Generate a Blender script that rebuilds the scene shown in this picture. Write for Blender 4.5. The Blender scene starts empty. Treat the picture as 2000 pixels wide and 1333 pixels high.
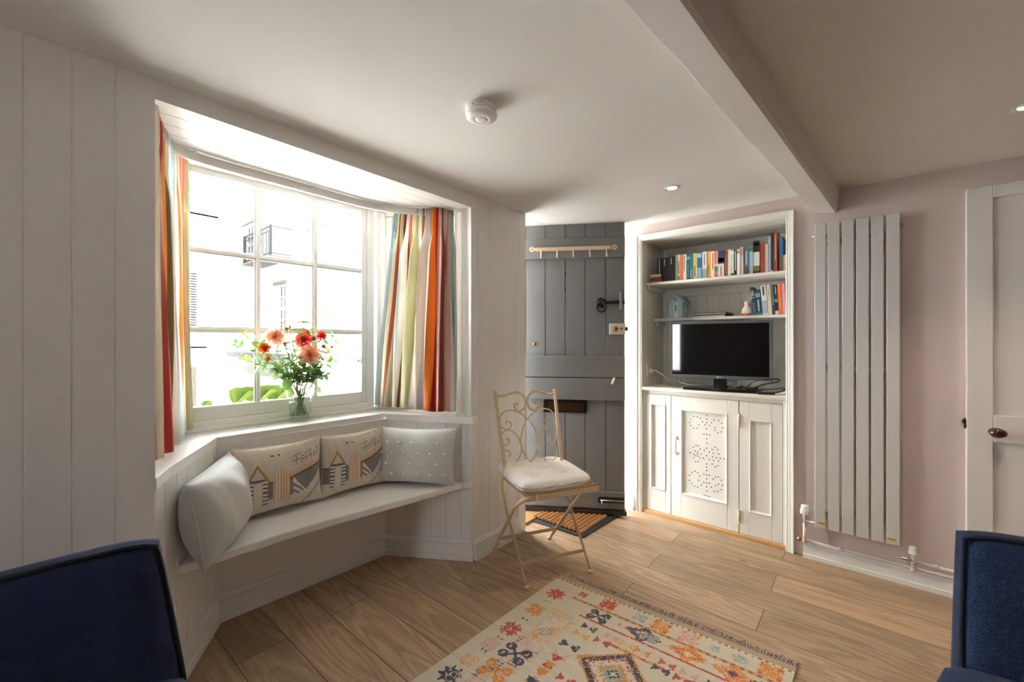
import bpy, bmesh, math, random
from mathutils import Vector, Matrix
random.seed(7)
R = math.radians
C = bpy.context.scene.collection
SC = bpy.context.scene

# ------------------------------------------------------------------ camera, world, light, exposure
EYE = Vector((0, 0, 1.25)); FPX = 815.0; YAW = R(40)
cam_d = bpy.data.cameras.new('camera'); cam = bpy.data.objects.new('camera', cam_d); C.objects.link(cam)
cam.location = EYE; cam.rotation_euler = (R(90), 0, YAW)
cam_d.sensor_width = 36; cam_d.lens = FPX / 2000 * 36; cam_d.clip_start = 0.02; cam_d.clip_end = 200
SC.camera = cam
SC.view_settings.view_transform = 'Standard'; SC.view_settings.look = 'None'
SC.view_settings.gamma = 1; SC.view_settings.use_curve_mapping = False
SC.view_settings.exposure = 2.12
SC.cycles.max_bounces = 14; SC.cycles.diffuse_bounces = 8; SC.cycles.glossy_bounces = 4
SC.cycles.transmission_bounces = 8; SC.cycles.transparent_max_bounces = 12
SC.cycles.caustics_reflective = False; SC.cycles.caustics_refractive = False
SC.cycles.sample_clamp_indirect = 6
w = bpy.data.worlds.new('overcast_sky'); SC.world = w; w.use_nodes = True
SKY = 6.2
bg = w.node_tree.nodes['Background']; bg.inputs[0].default_value = (0.925, 0.968, 1.0, 1); bg.inputs[1].default_value = SKY

def area(name, loc, rot, sx, sy, power, col=(1, 1, 1), portal=False):
    d = bpy.data.lights.new(name, 'AREA'); d.shape = 'RECTANGLE'; d.size = sx; d.size_y = sy
    d.energy = power; d.color = col
    if portal: d.cycles.is_portal = True
    o = bpy.data.objects.new(name, d); C.objects.link(o); o.location = loc; o.rotation_euler = rot
    return o
sun_d = bpy.data.lights.new('sun', 'SUN'); sun_d.energy = 13; sun_d.angle = R(4); sun_d.color = (1, .96, .9)
sun = bpy.data.objects.new('sun', sun_d); C.objects.link(sun); sun.rotation_euler = (0, R(42), R(22))   # over the roof from the garden side: lights the street, not the room
# sampling portals in the real openings (they give no light of their own)
area('portal_front_window', (-2.48, 0.97, 1.5), (R(90), 0, R(-90)), 1.0, 1.3, 1, portal=True)
area('portal_doorway', (-2.06, 2.52, 1.05), (R(90), 0, R(-90)), 0.9, 2.1, 1, portal=True)

# ------------------------------------------------------------------ helpers
FWD = Vector((-math.sin(YAW), math.cos(YAW), 0)); RGT = Vector((math.cos(YAW), math.sin(YAW), 0)); UP = Vector((0, 0, 1))
def ray(x, y): return FWD + RGT * ((x - 1000) / FPX) - UP * ((y - 667) / FPX)
def at(x, y, ax, v):
    r = ray(x, y); i = 'xyz'.index(ax); return EYE + r * ((v - EYE[i]) / r[i])
def onp(x, y, p, n):
    r = ray(x, y); return EYE + r * ((Vector(p) - EYE).dot(n) / r.dot(n))
def lin(c):
    if isinstance(c, str): c = [int(c[i:i+2], 16) / 255 for i in (0, 2, 4)]
    return tuple((v / 12.92 if v <= .04045 else ((v + .055) / 1.055) ** 2.4) for v in c)
MATS = {}
def mat(name, col, rough=.5, metal=0, bump=0, bscale=60, spec=.5, var=0, vscale=8, sheen=0, coat=0, vstretch=None, emit=0, sss=0, trans=0):
    if name in MATS: return MATS[name]
    m = bpy.data.materials.new(name); m.use_nodes = True; n = m.node_tree; b = n.nodes['Principled BSDF']
    c = lin(col) if isinstance(col, str) else col
    b.inputs['Base Color'].default_value = (*c, 1); b.inputs['Roughness'].default_value = rough
    b.inputs['Metallic'].default_value = metal; b.inputs['Specular IOR Level'].default_value = spec
    if sheen: b.inputs['Sheen Weight'].default_value = sheen
    if coat: b.inputs['Coat Weight'].default_value = coat; b.inputs['Coat Roughness'].default_value = .12
    if emit: b.inputs['Emission Color'].default_value = (*c, 1); b.inputs['Emission Strength'].default_value = emit
    tc = n.nodes.new('ShaderNodeTexCoord')
    src = tc.outputs['Object']
    if vstretch:
        mp = n.nodes.new('ShaderNodeMapping'); mp.inputs['Scale'].default_value = vstretch; n.links.new(src, mp.inputs[0]); vs = mp.outputs[0]
    else: vs = src
    if var:
        t = n.nodes.new('ShaderNodeTexNoise'); t.inputs['Scale'].default_value = vscale; t.inputs['Detail'].default_value = 4; n.links.new(vs, t.inputs['Vector'])
        mr = n.nodes.new('ShaderNodeMapRange'); mr.inputs['To Min'].default_value = 1 - var; mr.inputs['To Max'].default_value = 1 + var
        n.links.new(t.outputs[0], mr.inputs[0])
        mx = n.nodes.new('ShaderNodeVectorMath'); mx.operation = 'SCALE'; mx.inputs[0].default_value = c
        n.links.new(mr.outputs[0], mx.inputs['Scale']); n.links.new(mx.outputs[0], b.inputs['Base Color'])
    if bump:
        t = n.nodes.new('ShaderNodeTexNoise'); t.inputs['Scale'].default_value = bscale; t.inputs['Detail'].default_value = 3; n.links.new(vs, t.inputs['Vector'])
        bp = n.nodes.new('ShaderNodeBump'); bp.inputs['Strength'].default_value = bump; bp.inputs['Distance'].default_value = .004
        n.links.new(t.outputs[0], bp.inputs['Height']); n.links.new(bp.outputs[0], b.inputs['Normal'])
    MATS[name] = m; return m
def attr_mat(name, rough=.8, sheen=0, bump=.3, bscale=400, weave=False, trans=0):
    m = bpy.data.materials.new(name); m.use_nodes = True; n = m.node_tree; b = n.nodes['Principled BSDF']
    a = n.nodes.new('ShaderNodeAttribute'); a.attribute_name = 'Col'
    tc = n.nodes.new('ShaderNodeTexCoord')
    t = n.nodes.new('ShaderNodeTexNoise'); t.inputs['Scale'].default_value = bscale; n.links.new(tc.outputs['Object'], t.inputs['Vector'])
    mr = n.nodes.new('ShaderNodeMapRange'); mr.inputs['To Min'].default_value = .82; mr.inputs['To Max'].default_value = 1.15; n.links.new(t.outputs[0], mr.inputs[0])
    mx = n.nodes.new('ShaderNodeVectorMath'); mx.operation = 'SCALE'; n.links.new(a.outputs['Color'], mx.inputs[0]); n.links.new(mr.outputs[0], mx.inputs['Scale'])
    n.links.new(mx.outputs[0], b.inputs['Base Color'])
    b.inputs['Roughness'].default_value = rough
    if sheen: b.inputs['Sheen Weight'].default_value = sheen
    bp = n.nodes.new('ShaderNodeBump'); bp.inputs['Strength'].default_value = bump; bp.inputs['Distance'].default_value = .002
    n.links.new(t.outputs[0], bp.inputs['Height']); n.links.new(bp.outputs[0], b.inputs['Normal'])
    if trans:
        tr = n.nodes.new('ShaderNodeBsdfTranslucent'); n.links.new(mx.outputs[0], tr.inputs[0])
        ms = n.nodes.new('ShaderNodeMixShader'); ms.inputs[0].default_value = trans
        n.links.new(b.outputs[0], ms.inputs[1]); n.links.new(tr.outputs[0], ms.inputs[2])
        n.links.new(ms.outputs[0], n.nodes['Material Output'].inputs[0])
    return m

class MB:
    def __init__(s): s.b = bmesh.new()
    def box(s, c, d, rot=None):
        g = bmesh.ops.create_cube(s.b, size=1)['verts']
        M = Matrix.Translation(Vector(c)) @ (rot.to_4x4() if rot is not None else Matrix()) @ Matrix.Diagonal((*d, 1))
        bmesh.ops.transform(s.b, matrix=M, verts=g); return s
    def bx(s, x0, x1, y0, y1, z0, z1): return s.box(((x0+x1)/2, (y0+y1)/2, (z0+z1)/2), (abs(x1-x0), abs(y1-y0), abs(z1-z0)))
    def bar(s, a, b, wd, th, up=(0, 0, 1)):       # rectangular bar from a to b
        a = Vector(a); b = Vector(b); z = (b-a).normalized(); x = Vector(up).cross(z)
        if x.length < 1e-4: x = Vector((1, 0, 0)).cross(z)
        x.normalize(); y = z.cross(x)
        M = Matrix((x, y, z)).transposed().to_4x4(); M.translation = (a+b)/2
        g = bmesh.ops.create_cube(s.b, size=1)['verts']
        bmesh.ops.transform(s.b, matrix=M @ Matrix.Diagonal((wd, th, (b-a).length, 1)), verts=g); return s
    def prism(s, pts, z0, z1, zf=None):           # polygon in XY
        lo = [s.b.verts.new((p[0], p[1], z0 if zf is None else z0+zf(p))) for p in pts]; hi = [s.b.verts.new((p[0], p[1], z1 if zf is None else z1+zf(p))) for p in pts]
        n = len(pts); s.b.faces.new(lo[::-1]); s.b.faces.new(hi)
        for i in range(n): s.b.faces.new((lo[i], lo[(i+1) % n], hi[(i+1) % n], hi[i]))
        return s
    def extr(s, pts, vec):                         # planar 3D polygon extruded along vec
        v = Vector(vec); lo = [s.b.verts.new(Vector(p)) for p in pts]; hi = [s.b.verts.new(Vector(p)+v) for p in pts]
        n = len(pts); s.b.faces.new(lo[::-1]); s.b.faces.new(hi)
        for i in range(n): s.b.faces.new((lo[i], lo[(i+1) % n], hi[(i+1) % n], hi[i]))
        return s
    def tube(s, pts, r, seg=8, closed=False, cap=True, flat=None):
        pts = [Vector(p) for p in pts]; n = len(pts)
        rr = r if isinstance(r, (list, tuple)) else [r]*n
        rings = []; prev = None
        for i, p in enumerate(pts):
            if closed: t = pts[(i+1) % n]-pts[i-1]
            else: t = pts[min(i+1, n-1)]-pts[max(i-1, 0)]
            if t.length < 1e-9: t = Vector((0, 0, 1))
            t.normalize()
            if prev is None:
                u = t.cross(Vector((0, 0, 1)))
                if u.length < 1e-3: u = t.cross(Vector((1, 0, 0)))
            else: u = prev - t*prev.dot(t)
            u.normalize(); prev = u; v = t.cross(u)
            ring = []
            for k in range(seg):
                a = 2*math.pi*k/seg
                off = (u*math.cos(a)+v*math.sin(a))*rr[i]
                if flat is not None:
                    fn, fs = flat; off = off - fn*off.dot(fn)*(1-fs)
                ring.append(s.b.verts.new(p+off))
            rings.append(ring)
        m = n if closed else n-1
        for i in range(m):
            a, b = rings[i], rings[(i+1) % n]
            for k in range(seg): s.b.faces.new((a[k], a[(k+1) % seg], b[(k+1) % seg], b[k]))
        if cap and not closed: s.b.faces.new(rings[0][::-1]); s.b.faces.new(rings[-1])
        return s
    def lathe(s, prof, c=(0, 0, 0), seg=32, M=None):
        rings = []
        for (r, z) in prof:
            if r < 1e-6: rings.append([s.b.verts.new((0, 0, z))])
            else: rings.append([s.b.verts.new((r*math.cos(2*math.pi*k/seg), r*math.sin(2*math.pi*k/seg), z)) for k in range(seg)])
        for a, b in zip(rings, rings[1:]):
            for k in range(seg):
                k2 = (k+1) % seg
                if len(a) == 1 and len(b) == 1: continue
                if len(a) == 1: s.b.faces.new((a[0], b[k2], b[k]))
                elif len(b) == 1: s.b.faces.new((a[k], a[k2], b[0]))
                else: s.b.faces.new((a[k], a[k2], b[k2], b[k]))
        vs = [v for r in rings for v in r]
        MM = Matrix.Translation(Vector(c)) @ (M.to_4x4() if M is not None else Matrix())
        bmesh.ops.transform(s.b, matrix=MM, verts=vs); return s
    def ball(s, c, r, sc=(1, 1, 1), seg=12):
        g = bmesh.ops.create_uvsphere(s.b, u_segments=seg, v_segments=max(6, seg*2//3), radius=r)['verts']
        bmesh.ops.transform(s.b, matrix=Matrix.Translation(Vector(c)) @ Matrix.Diagonal((*sc, 1)), verts=g); return s
    def grid(s, fn, nu, nv):
        g = [[s.b.verts.new(fn(i/nu, j/nv)) for j in range(nv+1)] for i in range(nu+1)]
        for i in range(nu):
            for j in range(nv): s.b.faces.new((g[i][j], g[i+1][j], g[i+1][j+1], g[i][j+1]))
        return g
    def build(s, name, m, parent=None, smooth=False, bevel=0, bseg=2, loc=None, fix=True, solid=0, sub=0, xf=None):
        if fix: bmesh.ops.recalc_face_normals(s.b, faces=s.b.faces)
        if xf is not None: bmesh.ops.transform(s.b, matrix=xf, verts=s.b.verts)
        me = bpy.data.meshes.new(name); s.b.to_mesh(me); s.b.free()
        o = bpy.data.objects.new(name, me); C.objects.link(o)
        for mm in (m if isinstance(m, (list, tuple)) else [m]): me.materials.append(mm)
        if smooth:
            for p in me.polygons: p.use_smooth = True
        if solid:
            md = o.modifiers.new('solid', 'SOLIDIFY'); md.thickness = solid; md.offset = 0
        if sub:
            md = o.modifiers.new('sub', 'SUBSURF'); md.levels = sub; md.render_levels = sub
        if bevel:
            md = o.modifiers.new('bevel', 'BEVEL'); md.width = bevel; md.segments = bseg; md.limit_method = 'ANGLE'; md.angle_limit = R(40)
            md.harden_normals = False
        if parent is not None:
            o.parent = parent; o.matrix_parent_inverse = parent.matrix_world.inverted()
        return o
def B(name, m, x0, x1, y0, y1, z0, z1, parent=None, bevel=0): return MB().bx(x0, x1, y0, y1, z0, z1).build(name, m, parent, bevel=bevel)
def tag(o, label=None, cat=None, group=None, kind=None):
    if label: o['label'] = label
    if cat: o['category'] = cat
    if group: o['group'] = group
    if kind: o['kind'] = kind
    return o
def thing(name, loc, label, cat, group=None, rz=0):
    o = bpy.data.objects.new(name, None); C.objects.link(o); o.location = loc; o.rotation_euler = (0, 0, rz); o.empty_display_size = .05
    o.matrix_world = Matrix.Translation(Vector(loc)) @ Matrix.Rotation(rz, 4, 'Z')
    return tag(o, label, cat, group)
def struct(o): o['kind'] = 'structure'; return o
def copy_tree(o, parent=None, inv=None):
    c = o.copy(); C.objects.link(c)
    if parent is not None: c.parent = parent; c.matrix_parent_inverse = o.matrix_parent_inverse.copy()
    for ch in o.children: copy_tree(ch, c)
    return c
def smoothpts(p, n=6, closed=False):             # catmull-rom
    p = [Vector(q) for q in p]; out = []; m = len(p)
    for i in range(m if closed else m-1):
        if closed: a, b, c, d = p[i-1], p[i], p[(i+1) % m], p[(i+2) % m]
        else: a, b, c, d = p[max(i-1, 0)], p[i], p[i+1], p[min(i+2, m-1)]
        for k in range(n):
            t = k/n
            out.append(.5*((2*b)+(c-a)*t+(2*a-5*b+4*c-d)*t*t+(3*b-a-3*c+d)*t**3))
    if not closed: out.append(p[-1])
    return out
def color_faces(o, cols):
    me = o.data; a = me.color_attributes.new('Col', 'FLOAT_COLOR', 'CORNER')
    buf = [0.0]*(len(me.loops)*4)
    for p in me.polygons:
        c = cols[p.index]
        for li in p.loop_indices: buf[li*4:li*4+4] = [c[0], c[1], c[2], 1]
    a.data.foreach_set('color', buf)
def text(body, size, M, m, name, parent, depth=.0006):
    cu = bpy.data.curves.new(name, 'FONT'); cu.body = body; cu.size = size; cu.extrude = depth; cu.align_x = 'CENTER'; cu.align_y = 'CENTER'
    o = bpy.data.objects.new(name, cu); C.objects.link(o)
    dg = bpy.context.evaluated_depsgraph_get(); me = bpy.data.meshes.new_from_object(o.evaluated_get(dg)); bpy.data.objects.remove(o)
    ob = bpy.data.objects.new(name, me); C.objects.link(ob); me.materials.clear(); me.materials.append(m); me.transform(M)
    if parent is not None: ob.parent = parent; ob.matrix_parent_inverse = parent.matrix_world.inverted()
    return ob

# ------------------------------------------------------------------ materials
white_board = mat('white_gloss_board', (.78, .77, .745), .3, bump=.12, bscale=14, vstretch=(3, 3, .6), var=.015, vscale=3)
white_paint = mat('white_painted_wood', (.80, .79, .77), .32, bump=.05, bscale=30)
sill_paint = mat('white_sill_paint', (.82, .815, .80), .3)
cream_paint = mat('cream_painted_wood', (.70, .68, .62), .4, bump=.05, bscale=30)
old_cream = mat('old_cream_paint', (.76, .755, .70), .45, bump=.15, bscale=50)
pink_wall = mat('pale_pink_emulsion', (.63, .535, .51), .85, bump=.12, bscale=25, var=.03, vscale=2)
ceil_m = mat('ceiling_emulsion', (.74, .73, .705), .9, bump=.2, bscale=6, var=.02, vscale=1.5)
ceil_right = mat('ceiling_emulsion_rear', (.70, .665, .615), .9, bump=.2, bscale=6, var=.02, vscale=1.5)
beam_m = mat('beam_emulsion', (.62, .585, .56), .8, bump=.5, bscale=5)
skirt_m = mat('worn_white_skirting', (.78, .79, .77), .5, bump=.3, bscale=30, var=.06, vscale=9)
grey_door = mat('grey_gloss_paint', (.175, .175, .172), .27, bump=.35, bscale=22, vstretch=(1, 1, .5), var=.05, vscale=6)
black_iron = mat('black_iron', (.012, .012, .013), .42)
dark_gap = mat('dark_gap', (.01, .009, .008), .9)
oak_trim = mat('bare_oak', '9A7548', .55, var=.15, vscale=30)
rad_m = mat('radiator_white', (.56, .555, .54), .22, spec=.5)
chrome = mat('chrome', (.75, .75, .74), .15, 1)
plastic_w = mat('white_plastic', (.78, .775, .755), .35)
brass = mat('old_brass', '8A6A3A', .35, 1)
cream_metal = mat('cream_painted_metal', '#CDB68F'[1:], .45, bump=.1, bscale=80, var=.12, vscale=40)
navy = mat('navy_wool', (.016, .030, .085), .92, bump=.7, bscale=420, sheen=.12, var=.4, vscale=380, spec=.2)
navy_pipe = mat('navy_piping', (.008, .011, .028), .85)
glass = bpy.data.materials.new('window_glass'); glass.use_nodes = True
_n = glass.node_tree; _n.nodes.remove(_n.nodes['Principled BSDF'])
_t = _n.nodes.new('ShaderNodeBsdfTransparent'); _g = _n.nodes.new('ShaderNodeBsdfGlossy'); _g.inputs['Roughness'].default_value = .02
_m = _n.nodes.new('ShaderNodeMixShader'); _f = _n.nodes.new('ShaderNodeFresnel'); _f.inputs[0].default_value = 1.35
_n.links.new(_f.outputs[0], _m.inputs[0]); _n.links.new(_t.outputs[0], _m.inputs[1]); _n.links.new(_g.outputs[0], _m.inputs[2]); _n.links.new(_m.outputs[0], _n.nodes['Material Output'].inputs[0])

def floor_mat():
    m = bpy.data.materials.new('oak_floorboards'); m.use_nodes = True; n = m.node_tree; L = n.links.new; b = n.nodes['Principled BSDF']
    tc = n.nodes.new('ShaderNodeTexCoord'); mp = n.nodes.new('ShaderNodeMapping'); mp.inputs['Location'].default_value = (.35, .015, 0); L(tc.outputs['Object'], mp.inputs[0])
    br = n.nodes.new('ShaderNodeTexBrick'); br.offset = .37; br.inputs['Scale'].default_value = 1; br.inputs['Mortar Size'].default_value = .0018
    br.inputs['Brick Width'].default_value = 1.5; br.inputs['Row Height'].default_value = .188; br.inputs['Mortar Smooth'].default_value = .1
    br.inputs['Color1'].default_value = (0, 0, 0, 1); br.inputs['Color2'].default_value = (1, 1, 1, 1); br.inputs['Mortar'].default_value = (.5, .5, .5, 1); br.inputs['Bias'].default_value = 0
    L(mp.outputs[0], br.inputs['Vector'])
    # per-board offset of the grain
    cx = n.nodes.new('ShaderNodeVectorMath'); cx.operation = 'SCALE'; cx.inputs['Scale'].default_value = 7.3; L(br.outputs['Color'], cx.inputs[0])
    ad = n.nodes.new('ShaderNodeVectorMath'); L(mp.outputs[0], ad.inputs[0]); L(cx.outputs[0], ad.inputs[1])
    m2 = n.nodes.new('ShaderNodeMapping'); m2.inputs['Scale'].default_value = (.8, 6.5, 1); L(ad.outputs[0], m2.inputs[0])
    n1 = n.nodes.new('ShaderNodeTexNoise'); n1.inputs['Scale'].default_value = 1.3; n1.inputs['Detail'].default_value = 2.5; n1.inputs['Distortion'].default_value = .8; L(m2.outputs[0], n1.inputs['Vector'])
    sn = n.nodes.new('ShaderNodeMath'); sn.operation = 'MULTIPLY'; sn.inputs[1].default_value = 48; L(n1.outputs[0], sn.inputs[0])
    si = n.nodes.new('ShaderNodeMath'); si.operation = 'SINE'; L(sn.outputs[0], si.inputs[0])
    m3 = n.nodes.new('ShaderNodeMapping'); m3.inputs['Scale'].default_value = (3, 90, 1); L(ad.outputs[0], m3.inputs[0])
    n2 = n.nodes.new('ShaderNodeTexNoise'); n2.inputs['Scale'].default_value = 2; n2.inputs['Detail'].default_value = 4; L(m3.outputs[0], n2.inputs['Vector'])
    r1 = n.nodes.new('ShaderNodeMapRange'); r1.inputs['From Min'].default_value = -1; r1.inputs['To Min'].default_value = .80; r1.inputs['To Max'].default_value = 1.07; L(si.outputs[0], r1.inputs[0])
    r2 = n.nodes.new('ShaderNodeMapRange'); r2.inputs['From Min'].default_value = .3; r2.inputs['From Max'].default_value = .7; r2.inputs['To Min'].default_value = .82; r2.inputs['To Max'].default_value = 1.08; L(n2.outputs[0], r2.inputs[0])
    r3 = n.nodes.new('ShaderNodeMapRange'); r3.inputs['To Min'].default_value = .80; r3.inputs['To Max'].default_value = 1.12; L(br.outputs['Color'], r3.inputs[0])
    ml = n.nodes.new('ShaderNodeMath'); ml.operation = 'MULTIPLY'; L(r1.outputs[0], ml.inputs[0]); L(r2.outputs[0], ml.inputs[1])
    ml2 = n.nodes.new('ShaderNodeMath'); ml2.operation = 'MULTIPLY'; L(ml.outputs[0], ml2.inputs[0]); L(r3.outputs[0], ml2.inputs[1])
    mo = n.nodes.new('ShaderNodeMapRange'); mo.inputs['To Min'].default_value = 1; mo.inputs['To Max'].default_value = .22; L(br.outputs['Fac'], mo.inputs[0])
    ml3 = n.nodes.new('ShaderNodeMath'); ml3.operation = 'MULTIPLY'; L(ml2.outputs[0], ml3.inputs[0]); L(mo.outputs[0], ml3.inputs[1])
    # knots
    vo = n.nodes.new('ShaderNodeTexVoronoi'); vo.inputs['Scale'].default_value = 2.1; m4 = n.nodes.new('ShaderNodeMapping'); m4.inputs['Scale'].default_value = (.7, 1.3, 1); L(ad.outputs[0], m4.inputs[0]); L(m4.outputs[0], vo.inputs['Vector'])
    kn = n.nodes.new('ShaderNodeMapRange'); kn.inputs['From Min'].default_value = .012; kn.inputs['From Max'].default_value = .045; kn.inputs['To Min'].default_value = .45; kn.inputs['To Max'].default_value = 1; L(vo.outputs['Distance'], kn.inputs[0])
    ml4 = n.nodes.new('ShaderNodeMath'); ml4.operation = 'MULTIPLY'; L(ml3.outputs[0], ml4.inputs[0]); L(kn.outputs[0], ml4.inputs[1])
    sc = n.nodes.new('ShaderNodeVectorMath'); sc.operation = 'SCALE'; sc.inputs[0].default_value = (.455, .315, .195); L(ml4.outputs[0], sc.inputs['Scale']); L(sc.outputs[0], b.inputs['Base Color'])
    b.inputs['Roughness'].default_value = .42; b.inputs['Specular IOR Level'].default_value = .45
    bp = n.nodes.new('ShaderNodeBump'); bp.inputs['Strength'].default_value = .25; bp.inputs['Distance'].default_value = .002; L(ml3.outputs[0], bp.inputs['Height']); L(bp.outputs[0], b.inputs['Normal'])
    return m

# ------------------------------------------------------------------ room shell
XW = -1.70; YW = 2.96; H0 = 2.07; XR = 2.5; YB = -2.7
def ceil_z(x, y): return 2.068 + .0105*max(y, -1)
fl = MB().bx(-2.46, XR+.2, YB-.2, YW+.5, -.12, 0).build('floor', floor_mat()); struct(fl)
# ceiling: slightly uneven slab
def ceil_part(name, x0, x1, m):
    b = MB(); X = lambda q, y: q(y) if callable(q) else q
    g = b.grid(lambda u, v: Vector((X(x0, YB+(YW-YB)*v)*(1-u)+X(x1, YB+(YW-YB)*v)*u, YB+(YW-YB)*v, ceil_z(0, YB+(YW-YB)*v)+.003*math.sin(6*u)*math.sin(2.3*v*5))), 12, 16)
    r = bmesh.ops.extrude_face_region(b.b, geom=list(b.b.faces)); bmesh.ops.translate(b.b, verts=[v for v in r['geom'] if isinstance(v, bmesh.types.BMVert)], vec=(0, 0, .15))
    return struct(b.build(name, m, smooth=False))
bsk = lambda y: -.088*(YW-y)
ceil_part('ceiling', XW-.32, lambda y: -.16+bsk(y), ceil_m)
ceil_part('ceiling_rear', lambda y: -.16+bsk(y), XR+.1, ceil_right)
bb = MB()
def beam_ring(y):
    w_ = .0022*math.sin(y*7)+.0016*math.sin(y*17+1); k = bsk(y)
    return [(-.214+k+w_, ceil_z(0, y)+.02), (-.212+k+w_, 1.990+w_*.6), (-.206+k+w_, 1.982+w_*.4), (-.113+k-w_*.5, 1.968+w_*.4), (-.103+k-w_*.8, 1.978), (-.094+k-w_*.6, ceil_z(0, y)+.02)]
ys = [YB+(YW-YB)*i/40 for i in range(41)]; rg = [[bb.b.verts.new((p[0], y, p[1])) for p in beam_ring(y)] for y in ys]
for a, b_ in zip(rg, rg[1:]):
    for k in range(6): bb.b.faces.new((a[k], a[(k+1) % 6], b_[(k+1) % 6], b_[k]))
struct(bb.build('ceiling_beam', beam_m))

def board_panel(bm, p0, p1, z0, z1, thick, pitch, phase=0, gw=.006, gd=.004, side=1, z0f=None):
    """tongue-and-groove panel: room face on the line p0->p1, V grooves, body behind it"""
    p0 = Vector((p0[0], p0[1], 0)); p1 = Vector((p1[0], p1[1], 0)); d = (p1-p0); Ln = d.length; d.normalize(); n = Vector((d.y, -d.x, 0))*side
    pts = [(0, 0)]; s = phase % pitch
    while s < Ln-gw:
        if s > gw: pts += [(s-gw/2, 0), (s-gw*.12, -gd), (s+gw*.12, -gd), (s+gw/2, 0)]
        s += pitch
    pts += [(Ln, 0), (Ln, -thick), (0, -thick)]
    bm.prism([tuple((p0+d*a+n*b)[:2]) for a, b in pts], z0, z1)
# left (window) wall: y runs along it, room is +x
wl = MB()
board_panel(wl, (XW, YB), (XW, .283), 0, 2.075, .30, .089, .0+(.014-YB) % .089, side=1, gd=.0018, gw=.004)
board_panel(wl, (XW, .283), (XW, 1.665), 2.01, 2.085, .03, 5, side=1)
board_panel(wl, (XW, 1.665), (XW, 2.09), 0, 2.10, .022, .0815, .1475 % .0815, side=1, gd=.002, gw=.004)
wl.prism([(XW-.022, 1.69), (XW-.022, 2.14), (XW-.34, 2.14), (XW-.34, 1.84)], 0, 2.10)
wl.bx(XW-.34, XW-.03, .283, 1.69, 2.1, 2.2)
wl.bx(XW-.34, XW, 2.93, YW+.6, 0, 2.3)
wl.bx(XW-.34, XW-.05, 2.14, 2.93, 2.09, 2.3)
struct(wl.build('wall_left', white_board))
struct(MB().bx(XW-.345, XW+.004, 2.09, 2.162, 0, 2.088).build('trim_doorway_jamb', white_paint, bevel=.004))
# wall with the alcove (room is -y)
NX0, NX1, NZT = -1.235, -.345, 1.985
wb = MB()
wb.bx(XW-.3, NX0-.019, YW, YW+.5, 0, 2.3); wb.bx(NX1+.019, XR, YW, YW+.5, 0, 2.3); wb.bx(NX0-.02, NX1+.02, YW, YW+.5, NZT+.014, 2.3)
struct(wb.build('wall_back', pink_wall))
struct(MB().bx(XR, XR+.15, YB-.1, YW+.1, -.1, 2.3).build('wall_right', pink_wall))
# rear wall behind the photographer with a window opening
RW = (-1.20, -.86, .62, 1.98)
rw = MB().bx(XW-.3, RW[0], YB-.15, YB, 0, 2.3).bx(RW[1], XR, YB-.15, YB, 0, 2.3).bx(RW[0], RW[1], YB-.15, YB, 0, RW[2]).bx(RW[0], RW[1], YB-.15, YB, RW[3], 2.3)
struct(rw.build('wall_rear', mat('rear_wall_emulsion', (.72, .69, .66), .85)))
fr = MB()
for (a, b_, c_, d_) in ((RW[0], RW[0]+.05, RW[2], RW[3]), (RW[1]-.05, RW[1], RW[2], RW[3]), (RW[0], RW[1], RW[2], RW[2]+.05), (RW[0], RW[1], RW[3]-.05, RW[3])): fr.bx(a, b_, YB-.1, YB-.05, c_, d_)
w3 = struct(fr.build('window_3', white_paint))
B('pane', glass, RW[0]+.05, RW[1]-.05, YB-.082, YB-.078, RW[2]+.05, RW[3]-.05, w3)
area('portal_rear_window', (-1.03, YB-.12, 1.3), (R(90), 0, 0), .34, 1.36, 1, portal=True)

# alcove lining
al = MB()
board_panel(al, (NX1, YW+.42), (NX0, YW+.42), .0, NZT, .02, .075, .03, side=-1, gd=.002, gw=.004)
al.bx(NX0-.02, NX0, YW+.001, YW+.44, 0, NZT+.02); al.bx(NX1, NX1+.02, YW+.001, YW+.44, 0, NZT+.02)
al2 = MB()
for k in range(6): al.bx(NX0, NX1, YW+.07*k+.002, YW+.07*k+.068, NZT, NZT+.012)
al.bx(NX0-.02, NX1+.02, YW+.001, YW+.50, NZT+.012, NZT+.02); al.bx(NX0-.02, NX1+.02, YW+.441, YW+.50, 0, NZT+.012)
al.bx(NX0, NX1, YW+.405, YW+.42, 1.60, 1.66)
struct(al.build('wall_alcove', cream_paint))

# skirting boards
def skirting(bm, pts, h=.11, t=.018, side=1):
    prof = [(0, 0), (t+.006, 0), (t+.006, h*.28), (t, h*.3), (t, h*.84), (t*.55, h*.88), (t*.45, h*.97), (t*.2, h), (0, h)]
    P = [Vector((p[0], p[1], 0)) for p in pts]; n = len(P); norms = []
    for i in range(n-1):
        d = (P[i+1]-P[i]).normalized(); norms.append(Vector((d.y, -d.x, 0))*side)
    rings = []
    for i in range(n):
        if i == 0: m_ = norms[0]; k = 1
        elif i == n-1: m_ = norms[-1]; k = 1
        else:
            m_ = (norms[i-1]+norms[i]).normalized(); k = 1/max(.3, m_.dot(norms[i]))
        rings.append([bm.b.verts.new(P[i]+m_*(a*k)+Vector((0, 0, z))) for a, z in prof])
    for a, b_ in zip(rings, rings[1:]):
        for j in range(len(prof)): bm.b.faces.new((a[j], a[(j+1) % len(prof)], b_[(j+1) % len(prof)], b_[j]))
    bm.b.faces.new(rings[0][::-1]); bm.b.faces.new(rings[-1])
bayL = (-2.20, .575); bayR = (-2.155, 1.40); bay0 = (XW-.004, .262); bay1 = (XW-.004, 1.685)
sk = MB(); skirting(sk, [(XW, 1.685-.0), (XW, 2.088)], .115); struct(sk.build('baseboard_left', white_paint))
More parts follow.
